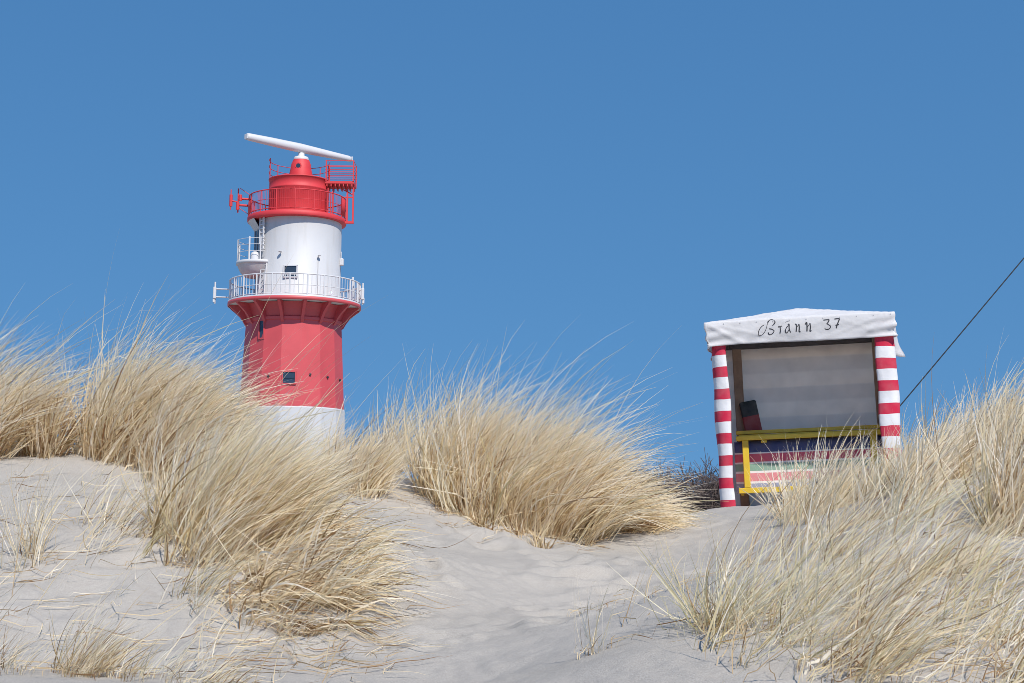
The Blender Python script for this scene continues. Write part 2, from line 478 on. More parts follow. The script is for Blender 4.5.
# ------------------------------------------------------------------ lighthouse
def build_lighthouse():
    D = 75.0
    c0 = W(292.9, 300, D)
    X, Y = c0.x, D
    def zz(v): return W(296, v, D).z
    pm = D / F * 1.004                       # metres per pixel there
    C = (0.0, 0.0)
    gz = float(grid_h([X], [Y])[0]) - 0.3
    root = empty('lighthouse', (X, Y, gz)); root.rotation_euler = (0, R(0.5), 0)
    tag(root, 'red and white round lighthouse with radar bar standing behind the dune', 'lighthouse')
    Z = lambda v: zz(v) - gz
    P16 = R(9 + 8.5)
    rb0, rb1, rr0, rr1 = 55.5 * pm, 53.2 * pm, 52.4 * pm, 47.4 * pm
    zW = Z(409.5)
    MB().lathe(C, [(rb0, 0), (rb1, zW - 0.06), (rb1 - 0.05, zW)], 16, P16, False).build('plinth', M['white_wall'], root)
    zG = Z(308.0)                            # underside of the lower gallery
    MB().lathe(C, [(rr0, zW), (rr1, Z(312)), (rr1, zG)], 16, P16, False).build('tower_wall', M['red_wall'], root)
    # lower windows
    def wall_r(z): return rr0 + (rr1 - rr0) * min(1, max(0, (z - zW) / (Z(312) - zW)))
    def on_wall(ang, z, r): return Vector((r * math.sin(R(ang)), -r * math.cos(R(ang)), z))
    def face_m(ang): return Matrix.Rotation(R(ang), 3, 'Z')
    for (ang, v0, v1, wd, slope) in ((-31.5, 326.5, 343, 5.2, 0), (4.5, 377.0, 387.5, 11.5, 1)):
        z0, z1 = Z(v1), Z(v0); r_ = wall_r((z0 + z1) / 2) * math.cos(R(11.25)) if slope else wall_r((z0 + z1) / 2) * 0.985
        m = face_m(ang)
        pc = on_wall(ang, (z0 + z1) / 2, r_)
        ww, hh = wd * pm, z1 - z0
        fr = MB()
        for sx in (-1, 1): fr.box(pc + m @ Vector((sx * (ww / 2 + 0.035), 0.0, 0)), (0.07, 0.16, hh + 0.14), m)
        for sz in (-1, 1): fr.box(pc + Vector((0, 0, sz * (hh / 2 + 0.035))), (ww, 0.15, 0.07), m)
        f = fr.build('window', M['red_wall'], root)
        g = MB().box(pc, (ww, 0.06, hh), m)
        if slope: 
            g.box(pc + m @ Vector((0, -0.05, -hh * 0.05)), (ww, 0.03, 0.035), m)
        g.build('pane', M['glass'], f)
    for u, v in ((310, 378.5), (327, 380), (339.5, 381), (270, 381)):
        ang = math.degrees(math.asin((u - 293.3) / 50.5)) + 8.5
        vt = MB(); vt.tube(on_wall(ang, Z(v), wall_r(Z(v)) - 0.12), on_wall(ang, Z(v), wall_r(Z(v)) + 0.012), 0.06, 8)
        vt.build('vent_hole', M['dark'], root)
    # cornice below the gallery: a fluted collar, a lower moulding, sixteen brackets
    rg = 66.5 * pm
    MB().lathe(C, [(rr1 + 0.02, Z(326)), (rr1 + 0.10, Z(325)), (rr1 + 0.12, Z(322.5)), (rr1 + 0.04, Z(321.5)), (rr1 + 0.16, Z(315)), (rr1 + 0.34, zG - 0.03)], 16, P16, False, caps=False).build('cornice', M['red_wall'], root)
    for i in range(16):
        ang = 22.5 * i + math.degrees(P16)
        prof = [(rr1 - 0.03, Z(329)), (rr1 + 0.13, Z(326.5)), (rr1 + 0.26, Z(322)), (rr1 + 0.44, Z(317.5)), (rr1 + 0.70, Z(313)), (rg - 0.06, zG - 0.08), (rg - 0.04, zG - 0.015), (rr1 - 0.03, zG - 0.015)]
        t = Vector((math.cos(R(ang)), math.sin(R(ang)), 0)) * 0.075
        pts = []
        for s_ in (-1, 1):
            for r_, z_ in prof: pts.append(on_wall(ang, z_, r_) + t * s_)
        n = len(prof)
        fs = [tuple(range(n)), tuple(range(n, 2 * n))[::-1]] + [(k, (k + 1) % n, n + (k + 1) % n, n + k) for k in range(n)]
        MB().add(pts, fs).build('bracket', M['red_wall'], root)
    MB().lathe(C, [(rr1 - 0.05, zG - 0.005), (rg - 0.05, zG - 0.005), (rg - 0.05, zG + 0.05), (rr1 - 0.05, zG + 0.05)], 64, caps=False).build('gallery_soffit', M['soffit'], root)
    MB().lathe(C, [(rg - 0.045, zG - 0.03), (rg, zG - 0.02), (rg, zG + 0.15), (rg - 0.05, zG + 0.17), (rr1 * 0.6, zG + 0.17)], 64, caps=False).build('gallery_floor', M['red_wall'], root)
    zF = zG + 0.17
    rl = MB()
    rr = rg - 0.07
    hr = 1.12
    for i in range(24):
        a_ = 15 * i + 4
        rl.tube(on_wall(a_, zF, rr), on_wall(a_, zF + hr, rr), 0.042, 6)
        for k in range(1, 4):
            b_ = a_ + 15 * k / 4
            rl.tube(on_wall(b_, zF + 0.1, rr), on_wall(b_, zF + hr, rr), 0.017, 5)
    for h_, q in ((hr, 0.035), (0.56, 0.02), (0.12, 0.022)): rl.arc((0, 0), rr, zF + h_, 0, 360, q)
    rl.build('gallery_railing', M['white_metal'], root)
    MB().lathe(C, [(rr + 0.05, zF - 0.05), (rr + 0.062, zF - 0.05), (rr + 0.062, zF + 0.05), (rr + 0.05, zF + 0.05)], 64, caps=False).build('toe_board', M['white_metal'], root)
    # white cylinder
    ox = 2.6 * pm; rc = 42.6 * pm
    CW = (ox, 0.0)
    zT = Z(224.3)
    def on_c(ang, z, r): return Vector((ox + r * math.sin(R(ang)), -r * math.cos(R(ang)), z))
    up = MB().lathe(CW, [(rc * 1.015, zF), (rc * 1.015, zF + 0.25), (rc, zF + 0.27), (rc, zT)], 72).build('upper_wall', M['white_wall'], root)
    # flare and red rim under the top gallery
    rt = 49.6 * pm
    MB().lathe(C, [(38 * pm, Z(238)), (43 * pm, Z(232)), (46.5 * pm, Z(227)), (48.6 * pm, Z(224.2))], 24, 0, True, -165, -52, caps=False).build('flare', M['white_wall'], root)
    zD = Z(224.2)
    MB().lathe(C, [(20 * pm, zD), (rt - 0.02, zD), (rt, zD + 0.03), (rt, zD + 0.24), (rt - 0.05, zD + 0.27), (20 * pm, zD + 0.27)], 64, caps=False).build('top_gallery_floor', M['red_metal'], root)
    zD2 = zD + 0.27
    tr = MB(); rtr = rt - 0.06; ht = 1.08
    for i in range(16):
        a_ = 22.5 * i + 6
        tr.tube(on_wall(a_, zD2, rtr), on_wall(a_, zD2 + ht, rtr), 0.03, 6)
        for k in range(1, 9):
            b_ = a_ + 22.5 * k / 9
            tr.tube(on_wall(b_, zD2 + 0.08, rtr), on_wall(b_, zD2 + ht, rtr), 0.008, 4)
    for h_, q in ((ht, 0.03), (0.1, 0.026), (0.58, 0.014)): tr.arc((0, 0), rtr, zD2 + h_, 0, 360, q)
    tr.build('top_railing', M['red_metal'], root)
    sc = MB()
    sc.lathe(C, [(rtr + 0.02, zD2 + 0.1), (rtr + 0.035, zD2 + 0.1), (rtr + 0.035, zD2 + 0.74), (rtr + 0.02, zD2 + 0.74)], 8, 0, True, -96, -62, caps=False)
    sc.build('railing_panel', M['red_metal'], root); sc = MB()
    sc.lathe(C, [(rtr + 0.02, zD2 + 0.1), (rtr + 0.035, zD2 + 0.1), (rtr + 0.035, zD2 + 1.0), (rtr + 0.02, zD2 + 1.0)], 6, 0, True, 72, 88, caps=False)
    sc.build('railing_panel', M['red_metal'], root)
    # red drum and the pedestal of the radar
    dx = 1.2 * pm; CD = (dx, 0.0); rd = 30 * pm
    zDr = Z(181.0)
    dm = MB().lathe(CD, [(rd, zD2), (rd, zD2 + (zDr - zD2) * 0.70), (rd + 0.02, zD2 + (zDr - zD2) * 0.71), (rd + 0.02, zD2 + (zDr - zD2) * 0.74), (rd, zD2 + (zDr - zD2) * 0.75), (rd, zDr - 0.06), (rd + 0.04, zDr - 0.05), (rd + 0.04, zDr), (9 * pm, zDr + 0.10)], 64)
    dm.build('lantern_drum', M['red_metal'], root)
    seams = MB()
    for i in range(40):
        a_ = 9 * i
        p = Vector((dx + (rd + 0.004) * math.sin(R(a_)), -(rd + 0.004) * math.cos(R(a_)), 0))
        seams.box(p + Vector((0, 0, zD2 + (zDr - zD2) * 0.36)), (0.012, 0.012, (zDr - zD2) * 0.66), face_m(a_))
    seams.build('drum_ribs', M['red_metal'], root)
    px = 2.6 * pm; CPd = (px, 0.0)
    zP = Z(160.5)
    MB().lathe(CPd, [(12.2 * pm, zDr + 0.02), (12.0 * pm, zDr + 0.3), (10.6 * pm, zDr + 0.62), (9.8 * pm, zP - 0.2), (9.3 * pm, zP - 0.16), (8.3 * pm, zP)], 40).build('radar_pedestal', M['red_metal'], root)
    pv = Vector((px, 0, Z(168)))
    m = face_m(-7)
    po = MB(); fo = m @ Vector((0, -1, 0))
    po.tube(pv + fo * (9.6 * pm), pv + fo * (10.6 * pm), 0.17, 20)
    ph = po.build('porthole', M['red_metal'], root)
    MB().tube(pv + fo * (10.3 * pm), pv + fo * (10.75 * pm), 0.12, 18).build('pane', M['glass'], ph)
    MB().lathe(CPd, [(7.6 * pm, zP), (7.8 * pm, zP + 0.05), (7.0 * pm, zP + 0.17), (3.4 * pm, zP + 0.22), (3.0 * pm, Z(153))], 32).build('radar_turntable', M['white_metal'], root)
    # radar bar: left end swung towards the camera
    a3 = Vector((-52.5 * pm, -0.246 * 9.5, 0)); 
    hx, hy = 46.3 * pm, 2.30
    L2 = math.hypot(hx, hy)
    yaw = math.atan2(hy, hx)
    bar = MB()
    prof = [(-0.14, -0.16), (0.0, -0.19), (0.16, -0.13), (0.19, 0.05), (0.12, 0.16), (-0.04, 0.19), (-0.16, 0.12), (-0.19, -0.03)]
    st = [(-L2, 0.92), (-L2 + 0.12, 1.02), (-L2 * 0.55, 1.2), (0, 1.32), (L2 * 0.55, 1.05), (L2 - 0.12, 0.86), (L2, 0.72)]
    Pn = []; n = len(prof)
    for x_, k_ in st:
        for y_, z_ in prof: Pn.append(Vector((x_, y_ * k_, z_ * k_)))
    fs = []
    for k_ in range(len(st) - 1):
        for i in range(n):
            j = (i + 1) % n; fs.append((k_ * n + i, k_ * n + j, (k_ + 1) * n + j, (k_ + 1) * n + i))
    fs += [tuple(range(n)), tuple((len(st) - 1) * n + i for i in range(n))]
    rot = Matrix.Rotation(yaw, 3, 'Z') 
    zc = Z(148.2)
    bar.add([rot @ p + Vector((1.2 * pm, 0, zc)) for p in Pn], fs, True)
    ro = bar.build('radar_scanner', M['white_metal'], root)
    for sgn in (-1, 1):
        MB().box(rot @ Vector((sgn * (L2 + 0.03), 0, 0)) + Vector((1.2 * pm, 0, zc)), (0.06, 0.30, 0.27), rot, 0.02).build('end_cap', M['white_metal'], ro)
    # railing round the top of the drum and the side platform on the right
    r2 = 30.5 * pm; h2 = 1.05
    t2 = MB()
    for a_ in (-66, -95, -125, -155, 175, 145, 115):
        p0 = Vector((dx + r2 * math.sin(R(a_)), -r2 * math.cos(R(a_)), zDr))
        t2.tube(p0, p0 + Vector((0, 0, h2)), 0.025, 6)
    for h_ in (0.36, 0.7, 1.05): t2.arc(CD, r2, zDr + h_, -66, -270, 0.018)
    t2.build('drum_railing', M['red_metal'], root)
    zPl = Z(184.5); x0, x1 = 29.0 * pm, 58.0 * pm; yl, yr = -0.62, 0.72
    pf = MB().box(((x0 + x1) / 2, (yl + yr) / 2, zPl), (x1 - x0, yr - yl, 0.13))
    for k_ in range(7): pf.box((x0 + 0.1 + (x1 - x0 - 0.2) * k_ / 6, (yl + yr) / 2, zPl - 0.14), (0.05, yr - yl - 0.02, 0.14))
    plat = pf.build('side_platform', M['red_metal'], root)
    pr = MB()
    hp = 1.12
    for q in ((x0 + 0.05, yl), (x1 - 0.03, yl), (x1 - 0.03, yr), (x0 + 0.05, yr)): pr.box((q[0], q[1], zPl + hp / 2 + 0.06), (0.06, 0.06, hp))
    for h_ in (0.22, 0.42, 0.62, 0.82, 1.1):
        pr.tube((x0, yl, zPl + 0.06 + h_), (x1, yl, zPl + 0.06 + h_), 0.016, 5)
        pr.tube((x1 - 0.03, yl, zPl + 0.06 + h_), (x1 - 0.03, yr, zPl + 0.06 + h_), 0.016, 5)
        pr.tube((x0, yr, zPl + 0.06 + h_), (x1, yr, zPl + 0.06 + h_), 0.016, 5)
    pr.build('platform_railing', M['red_metal'], root)
    zb = Z(223.0)
    sp = MB()
    for xx in (51.0 * pm, 57.0 * pm): 
        sp.box((xx, -0.25, (zPl + zb) / 2), (0.085, 0.085, zPl - zb))
    for xx in (36.5 * pm,): sp.box((xx, -0.3, (zPl + zD2) / 2), (0.07, 0.07, zPl - zD2))
    sp.box((51.5 * pm, -0.25, zb), (13 * pm, 0.12, 0.12)); sp.box((51 * pm, -0.25, Z(198)), (12 * pm, 0.06, 0.06))
    sp.tube((46 * pm, -0.25, zPl - 0.3), (58 * pm, -0.25, Z(196)), 0.03, 5)
    for xx, ang in ((33, 0), ): sp.box((xx * pm, -0.9, (zPl + zD2) / 2 - 0.2), (0.05, 0.05, 1.5))
    sp.build('platform_supports', M['red_metal'], root)
    # red bracketed aerials on the left of the top gallery
    ar = MB()
    for v in (200.5, 207): ar.tube((-48 * pm, -0.2, Z(v)), (-59.5 * pm, -0.35, Z(v)), 0.06, 6)
    ar.tube((-59 * pm, -0.35, Z(190.5)), (-59 * pm, -0.35, Z(214.5)), 0.04, 6)
    ar.tube((-48 * pm, -0.2, Z(196)), (-57.5 * pm, -0.3, Z(190)), 0.018, 5); ar.tube((-48 * pm, -0.2, Z(216)), (-58.5 * pm, -0.35, Z(209.5)), 0.018, 5)
    ar.tube((-59.5 * pm, -0.35, Z(204)), (-65.8 * pm, -0.45, Z(203)), 0.035, 6)
    ar.tube((-66 * pm, -0.45, Z(192)), (-66 * pm, -0.45, Z(212)), 0.03, 6)
    aro = ar.build('aerial_bracket', M['red_metal'], root)
    for xx, v0, v1 in ((-66, 197, 208.5), (-59, 204, 212), (-56.5, 197, 203)):
        MB().tube((xx * pm, -0.42, Z(v1)), (xx * pm, -0.42, Z(v0)), 0.085, 10).build('aerial', M['red_metal'], aro)
    # white panel aerials on the lower gallery
    for sx, xs in ((-1, (-79.5, -67.5)), (1, (68.8, 59.5))):
        pa = MB()
        pa.tube((xs[0] * pm, -0.3, Z(305)), (xs[0] * pm, -0.3, Z(283.5)), 0.045, 8)
        for v in (290.5, 298.5): pa.tube((xs[0] * pm, -0.3, Z(v)), (sx * 64 * pm, -0.2, Z(v)), 0.035, 6)
        if sx > 0: pa.tube((xs[1] * pm, -0.75, Z(301)), (xs[1] * pm, -0.75, Z(279)), 0.06, 8)
        po_ = pa.build('aerial_mount', M['white_metal'], root)
        MB().box((xs[0] * pm, -0.38, Z(294.5)), (0.16, 0.12, 0.62), None, 0.03).build('panel_aerial', M['white_metal'], po_)
        MB().box((xs[0] * pm + sx * 0.04, -0.34, Z(301)), (0.11, 0.1, 0.32), None, 0.02).build('panel_aerial', M['white_metal'], po_)
    # window in the white wall
    ang = -1.5; m = face_m(ang)
    pc = on_c(ang, Z(278.3), rc + 0.0)
    fr = MB()
    for sx in (-1, 1): fr.box(pc + m @ Vector((sx * 0.335, 0, 0)), (0.06, 0.12, 0.60), m)
    for sz in (0.30, -0.30): fr.box(pc + Vector((0, 0, sz)), (0.73, 0.12, 0.06), m)
    fr.box(pc + m @ Vector((0, -0.01, -0.145)), (0.61, 0.10, 0.055), m)
    fr.box(pc + m @ Vector((-0.12, -0.01, -0.22)), (0.05, 0.10, 0.12), m)
    wf = fr.build('window', M['white_metal'], root)
    MB().box(pc, (0.61, 0.05, 0.56), m).build('pane', M['glass'], wf)
    for u, v in ((283, 259.5), (319, 262)):
        an = math.degrees(math.asin((u - 300) / 42.6)) + 8.5
        q = on_c(an, Z(v), rc); m2 = face_m(an)
        l_ = MB(); l_.tube(q, q + m2 @ Vector((0, -0.10, 0.04)), 0.025, 6); l_.lathe((0, 0), [(0.02, 0.05), (0.085, 0.015), (0.09, 0.0), (0.035, -0.02)], 14)
        k0 = len(l_.v) - 14 * 4 - 28
        for i in range(len(l_.v)):
            x_, y_, z_ = l_.v[i]
            if abs(x_) < 0.2 and abs(y_) < 0.2 and abs(z_) < 0.2: l_.v[i] = tuple(Vector((x_, y_, z_)) + q + m2 @ Vector((0, -0.14, 0.0)))
        l_.build('wall_lamp', M['grey_metal'], root)
    q = on_c(35, 0, rc + 0.015)
    MB().tube((q.x, q.y, Z(263)), (q.x, q.y, zF), 0.014, 5).build('conduit', M['grey_metal'], root)
    q = on_c(84, Z(262.5), rc)
    MB().box(q + Vector((0.1, 0, 0)), (0.2, 0.2, 0.38), face_m(76), 0.04).tube(q + Vector((0.05, 0, 0.2)), q + Vector((0.05, 0, 0.55)), 0.03, 6).build('floodlight', M['white_metal'], root)
    # door, ladder and half-round balcony on the left
    an = -64; m = face_m(an)
    zB = Z(266.0)
    pd = on_c(an, (zB + Z(226)) / 2, rc - 0.01)
    dr = MB().box(pd, (0.85, 0.10, Z(226) - zB - 0.1), m)
    do = dr.build('door', M['glass'], root)
    df = MB()
    for sx in (-1, 0.1, 1): df.box(pd + m @ Vector((sx * 0.45, -0.05, 0)), (0.05, 0.06, Z(226) - zB - 0.1), m)
    df.build('door_frame', M['grey_metal'], do)
    ld = MB()
    an = -45; m = face_m(an)
    for sx in (-0.16, 0.16):
        ld.box(on_c(an, (Z(222) + Z(256)) / 2, rc + 0.16) + m @ Vector((sx, 0, 0)), (0.05, 0.07, Z(222) - Z(256)), m)
    for k_ in range(9): 
        ld.box(on_c(an, Z(255) + (Z(223) - Z(255)) * k_ / 8, rc + 0.15) + m @ Vector((0.05, 0, 0)), (0.36, 0.05, 0.05), m)
    ld.box(on_c(an, (Z(222) + Z(256)) / 2, rc + 0.08) + m @ Vector((-0.05, 0, 0)), (0.2, 0.04, Z(222) - Z(256)), m)
    ld.build('ladder', M['white_metal'], root)
    bc = on_c(-68, 0, rc - 0.15); CB = (bc.x, bc.y)
    rb = 1.18
    MB().lathe(CB, [(0.75, Z(280)), (0.98, Z(275.5)), (rb - 0.04, Z(268.8))], 28, 0, True, -180, 40, caps=False).build('balcony_soffit', M['soffit'], root)
    MB().lathe(CB, [(0.02, Z(268.8)), (rb, Z(268.8)), (rb, Z(265.6)), (0.02, Z(265.6))], 40, caps=False).build('balcony_floor', M['white_wall'], root)
    MB().lathe(CB, [(0.02, Z(279.8)), (0.76, Z(279.9))], 28, 0, True, caps=False).build('balcony_base', M['soffit'], root)
    br = MB()
    for a_, hb, q in ((-102, 1.0, 0.045), (-72, 1.15, 0.05), (-58, 0.6, 0.03), (-18, 1.2, 0.05), (-140, 1.1, 0.04), (12, 1.15, 0.04)):
        p0 = Vector((CB[0] + (rb - .06) * math.sin(R(a_)), CB[1] - (rb - .06) * math.cos(R(a_)), Z(265.8)))
        br.tube(p0, p0 + Vector((0, 0, hb)), q, 6)
    for h_ in (0.45, 0.8, 1.12): br.arc(CB, rb - .06, Z(265.8) + h_, -140, 25, 0.014)
    br.build('balcony_railing', M['white_metal'], root)
    MB().lathe((CB[0] - 0.1, CB[1] - 0.75), [(0.24, Z(265.6)), (0.24, Z(261)), (0.2, Z(258.5)), (0.08, Z(257)), (0.0, Z(256.8))], 20, caps=False).build('balcony_vent', M['white_metal'], root)
    st_ = MB()
    a1 = Vector((CB[0] + 0.55, CB[1] - 1.0, Z(266))); a2 = on_c(-38, zF + 0.02, rc + 0.15)
    st_.tube(a1, a2, 0.035, 6); st_.tube(a1 + Vector((-0.28, 0.1, 0)), a2 + Vector((-0.28, 0.1, 0)), 0.035, 6)
    for k_ in range(1, 8): st_.tube(a1.lerp(a2, k_ / 8), (a1 + Vector((-0.28, .1, 0))).lerp(a2 + Vector((-0.28, .1, 0)), k_ / 8), 0.018, 5)
    st_.build('stair_ladder', M['white_metal'], root)
build_lighthouse()

# ------------------------------------------------------------------ beach tent
def n3(x, y, z): return math.sin(x * 7.1 + 1.3 * math.sin(z * 5.3 + 2)) * math.cos(z * 6.7 + 1.7 * math.sin(y * 4.9 + x * 3.1))
YAW, ROLL = R(10.0), R(2.1)
TD = 12.0
def build_tent():
    org = W(725, 506, TD)
    ex0 = Vector((math.cos(YAW), -math.sin(YAW), 0)); ey = Vector((math.sin(YAW), math.cos(YAW), 0)); ez0 = Vector((0, 0, 1))
    ex = ex0 * math.cos(ROLL) + ez0 * math.sin(ROLL); ez = -ex0 * math.sin(ROLL) + ez0 * math.cos(ROLL)
    mw = Matrix((ex, ey, ez)).transposed().to_4x4(); mw.translation = org
    root = empty('beach_tent'); root.matrix_world = mw
    tag(root, 'square beach tent with red striped sides and white painted roof on the dune', 'beach tent')
    s = TD / F
    Wd, Dp = 1.448, 1.0
    zE, zFr = 1.525, 1.325
    def wall(name, plan, z0, z1, mat, amp=0.011, nz=40):
        P = []; fs = []
        n = len(plan)
        for k in range(nz + 1):
            z = z0 + (z1 - z0) * k / nz
            for i, (x, y) in enumerate(plan):
                dx_ = n3(x * 2, y, z) * amp; dy_ = n3(y * 2 + 3, x * 2, z) * amp
                P.append((x + dx_, y + dy_, z))
        for k in range(nz):
            for i in range(n - 1):
                fs.append((k * n + i, k * n + i + 1, (k + 1) * n + i + 1, (k + 1) * n + i))
        o = MB().add(P, fs, True).build(name, mat, root)
        sm = o.modifiers.new('thickness', 'SOLIDIFY'); sm.thickness = 0.005; sm.offset = 0
        return o
    def fillet(cx, cy, r, a0, a1, n=6): return [(cx + r * math.cos(R(a0 + (a1 - a0) * i / n)), cy + r * math.sin(R(a0 + (a1 - a0) * i / n))) for i in range(n + 1)]
    planL = [(0.082, 0.07), (0.081, 0.015)] + [(0.076, 0.004), (0.052, 0.0)] + fillet(0.035, 0.075, 0.075, -90, -180) + [(-0.042, 0.2), (-0.040, 0.4), (-0.040, 0.65), (-0.035, Dp)]
    planR = [(Wd - 0.155, 0.07), (Wd - 0.155, 0.01), (Wd - 0.15, 0.0), (Wd - 0.11, 0.0)] + fillet(Wd - 0.075, 0.075, 0.075, -90, 0) + [(Wd + 0.005, 0.25), (Wd + 0.012, 0.5), (Wd + 0.012, 0.7), (Wd, Dp)]
    wall('side_cloth', planL, -0.14, zFr + 0.14, M['stripe_cloth'])
    wall('side_cloth', planR, -0.14, zFr + 0.14, M['stripe_cloth'])
    nb = 24
    wall('back_cloth', [(-0.01 + (Wd) * i / nb, Dp - 0.03 + 0.012 * math.sin(i * 0.9)) for i in range(nb + 1)], -0.14, zFr + 0.13, M['back_cloth'], 0.014)
    # wooden posts and roof frame
    for x, y, wx in ((0.035, 0.05, 0.06), (Wd - 0.07, 0.06, 0.07), (0.150, Dp - 0.07, 0.08), (Wd - 0.08, Dp - 0.1, 0.08)):
        MB().box((x, y, (zFr + 0.02) / 2), (wx, 0.06, zFr + 0.26), None, 0.004).build('post', M['wood'], root)
    zb = zFr + 0.10
    for c_, sz in (((Wd / 2, 0.045, zb), (Wd - 0.06, 0.045, 0.07)), ((Wd / 2, Dp - 0.08, zb), (Wd - 0.06, 0.045, 0.07)), ((0.06, Dp / 2, zb + 0.0), (0.045, Dp - 0.22, 0.07)), ((Wd - 0.07, Dp / 2, zb), (0.045, Dp - 0.22, 0.07))):
        MB().box(c_, sz, None, 0.004).build('roof_beam', M['dark_wood'], root)
    # roof cloth: low pyramid, rolled edge and hanging valance, one sheet
    x0, x1, y0, y1 = -0.092, Wd + 0.006, -0.03, Dp + 0.05
    cx, cy = 0.50 * (x0 + x1) - 0.02, 0.5 * (y0 + y1)
    nxx, nyy = 84, 28
    P = []; fs = []; idx = {}
    ring = lambda a, b: max(abs(a), abs(b))
    for j in range(nyy + 1):
        for i in range(nxx + 1):
            a_ = i / nxx * 2 - 1; b_ = j / nyy * 2 - 1
            x = x0 + (x1 - x0) * i / nxx; y = y0 + (y1 - y0) * j / nyy
            t = 1 - abs(b_); t2 = 1 - abs(a_)
            z = zE + 0.125 * min(t2 * 1.0, t * 1.15) ** 1.0 + 0.02 * t2 * t + 0.003 * n3(x * 2, y * 3, x)
            idx[(i, j)] = len(P); P.append((x, y, z))
    for j in range(nyy):
        for i in range(nxx): fs.append((idx[i, j], idx[i + 1, j], idx[i + 1, j + 1], idx[i, j + 1]))
    per = [(i, 0) for i in range(nxx)] + [(nxx, j) for j in range(nyy)] + [(i, nyy) for i in range(nxx, 0, -1)] + [(0, j) for j in range(nyy, 0, -1)]
    NS = 14
    prev = [idx[p] for p in per]
    m_ = len(per)
    for k in range(1, NS + 1):
        cur = []
        f = k / NS
        for q, (i, j) in enumerate(per):
            x, y, z = P[idx[i, j]]
            # valance pulled in towards the posts near the bottom, folds from the corners
            out = Vector(((1 if i == nxx else -1 if i == 0 else 0), (1 if j == nyy else -1 if j == 0 else 0), 0))
            fold = math.exp(-((i / 10.0) ** 2)) + math.exp(-(((nxx - i) / 12.0) ** 2))
            zv = f * (zE - zFr); diag = 0.0
            if j == 0:
                for xo, sl, am in ((x - x0, 1.6, 0.014), (x - x0, 3.4, 0.007), (x1 - x, 1.5, 0.012), (x1 - x, 3.2, 0.008), (abs(x - 0.95), 2.2, 0.004)):
                    diag += am * math.exp(-(((xo - sl * zv) / 0.030) ** 2)) * min(1, 4 * f) * (1 - 0.5 * f)
            bulge = 0.007 * math.sin(math.pi * min(1, f * 1.25)) 
            wr = 0.010 * f * n3(x * 1.6, y * 3, f * 0.6 + x) + 0.016 * fold * f * math.sin(9 * (x + y) + 14 * f)
            pull = -0.030 * f if i == 0 else -0.004 * f
            bulge += diag
            vert = zE - (zE - zFr) * f + (z - zE) * (1 - f) + 0.004 * math.sin(x * 5 + y * 6) * f
            if i == 0: vert -= 0.02 * f
            P.append((x + out.x * (bulge + wr + pull), y + out.y * (bulge + wr) + (0.012 * f if j == 0 else 0), vert))
            cur.append(len(P) - 1)
        for q in range(m_):
            r_ = (q + 1) % m_
            fs.append((prev[q], cur[q], cur[r_], prev[r_]))
        prev = cur
    rf = MB().add(P, fs, True).build('roof_cloth', M['roof_cloth'], root)
    sm = rf.modifiers.new('thickness', 'SOLIDIFY'); sm.thickness = 0.005; sm.offset = -1
    def front_y(x, z):
        f = min(1, max(0, (zE - z) / (zE - zFr)))
        q = (x - x0) / (x1 - x0) * nxx; bx = min(max(int(q), 0), nxx - 1); fx = q - bx
        base = (nxx + 1) * (nyy + 1)
        k = f * NS; k0 = min(NS - 1, int(k)); t = k - k0
        g = lambda kk, qq: (P[base + (kk - 1) * m_ + qq][1] if kk > 0 else P[idx[per[qq]]][1])
        b2 = bx + 1 
        return (g(k0, bx) * (1 - fx) + g(k0, b2) * fx) * (1 - t) + (g(k0 + 1, bx) * (1 - fx) + g(k0 + 1, b2) * fx) * t
    # little fixing nails along the fold
    for k in range(11):
        nl = MB()
        x = 0.07 + 0.135 * k
        nl.tube((x, front_y(x, zE - 0.02) + 0.002, zE - 0.022), (x, front_y(x, zE - 0.02) - 0.004, zE - 0.022), 0.005, 8)
        nl.build('nail', M['grey_metal'], rf)
    # loose flap of the rear right corner
    fl = []; ff = []
    for k in range(9):
        for i in range(7):
            f = k / 8; g = i / 6
            x = Wd + 0.016 + (0.06 + 0.055 * (f ** 0.7)) * g + 0.012 * math.sin(f * 5 + g * 3) * g
            y = Dp * 0.75 - 0.34 * (1 - g) * (1 - 0.2 * f)
            z = zE - 0.02 - 0.05 * g - (0.29 - 0.06 * g * f) * f + 0.02 * math.sin(g * 4) * (1 - f)
            fl.append((x, y, z))
    for k in range(8):
        for i in range(6): ff.append((k * 7 + i, k * 7 + i + 1, k * 7 + 8 + i, k * 7 + 7 + i))
    fo = MB().add(fl, ff, True).build('loose_flap', M['roof_cloth'], root)
    sm = fo.modifiers.new('thickness', 'SOLIDIFY'); sm.thickness = 0.005; sm.offset = 0
    # painted name and number: broad-nib strokes laid on the cloth
    def px(u, v):      # photo pixel -> tent X, Z
        du, dv = u - 725.0, 506.0 - v
        return (du * math.cos(ROLL) + dv * math.sin(ROLL)) * s, (-du * math.sin(ROLL) + dv * math.cos(ROLL)) * s
    g = 60.0 / 1024; gh = 26.0 / 444
    def A(l): return [(756 + a * g, 316 + b * gh) for a, b in l]
    g2, gh2 = 34.0 / 829, 28.0 / 683
    def B(l): return [(816 + a * g2, 312 + b * gh2) for a, b in l]
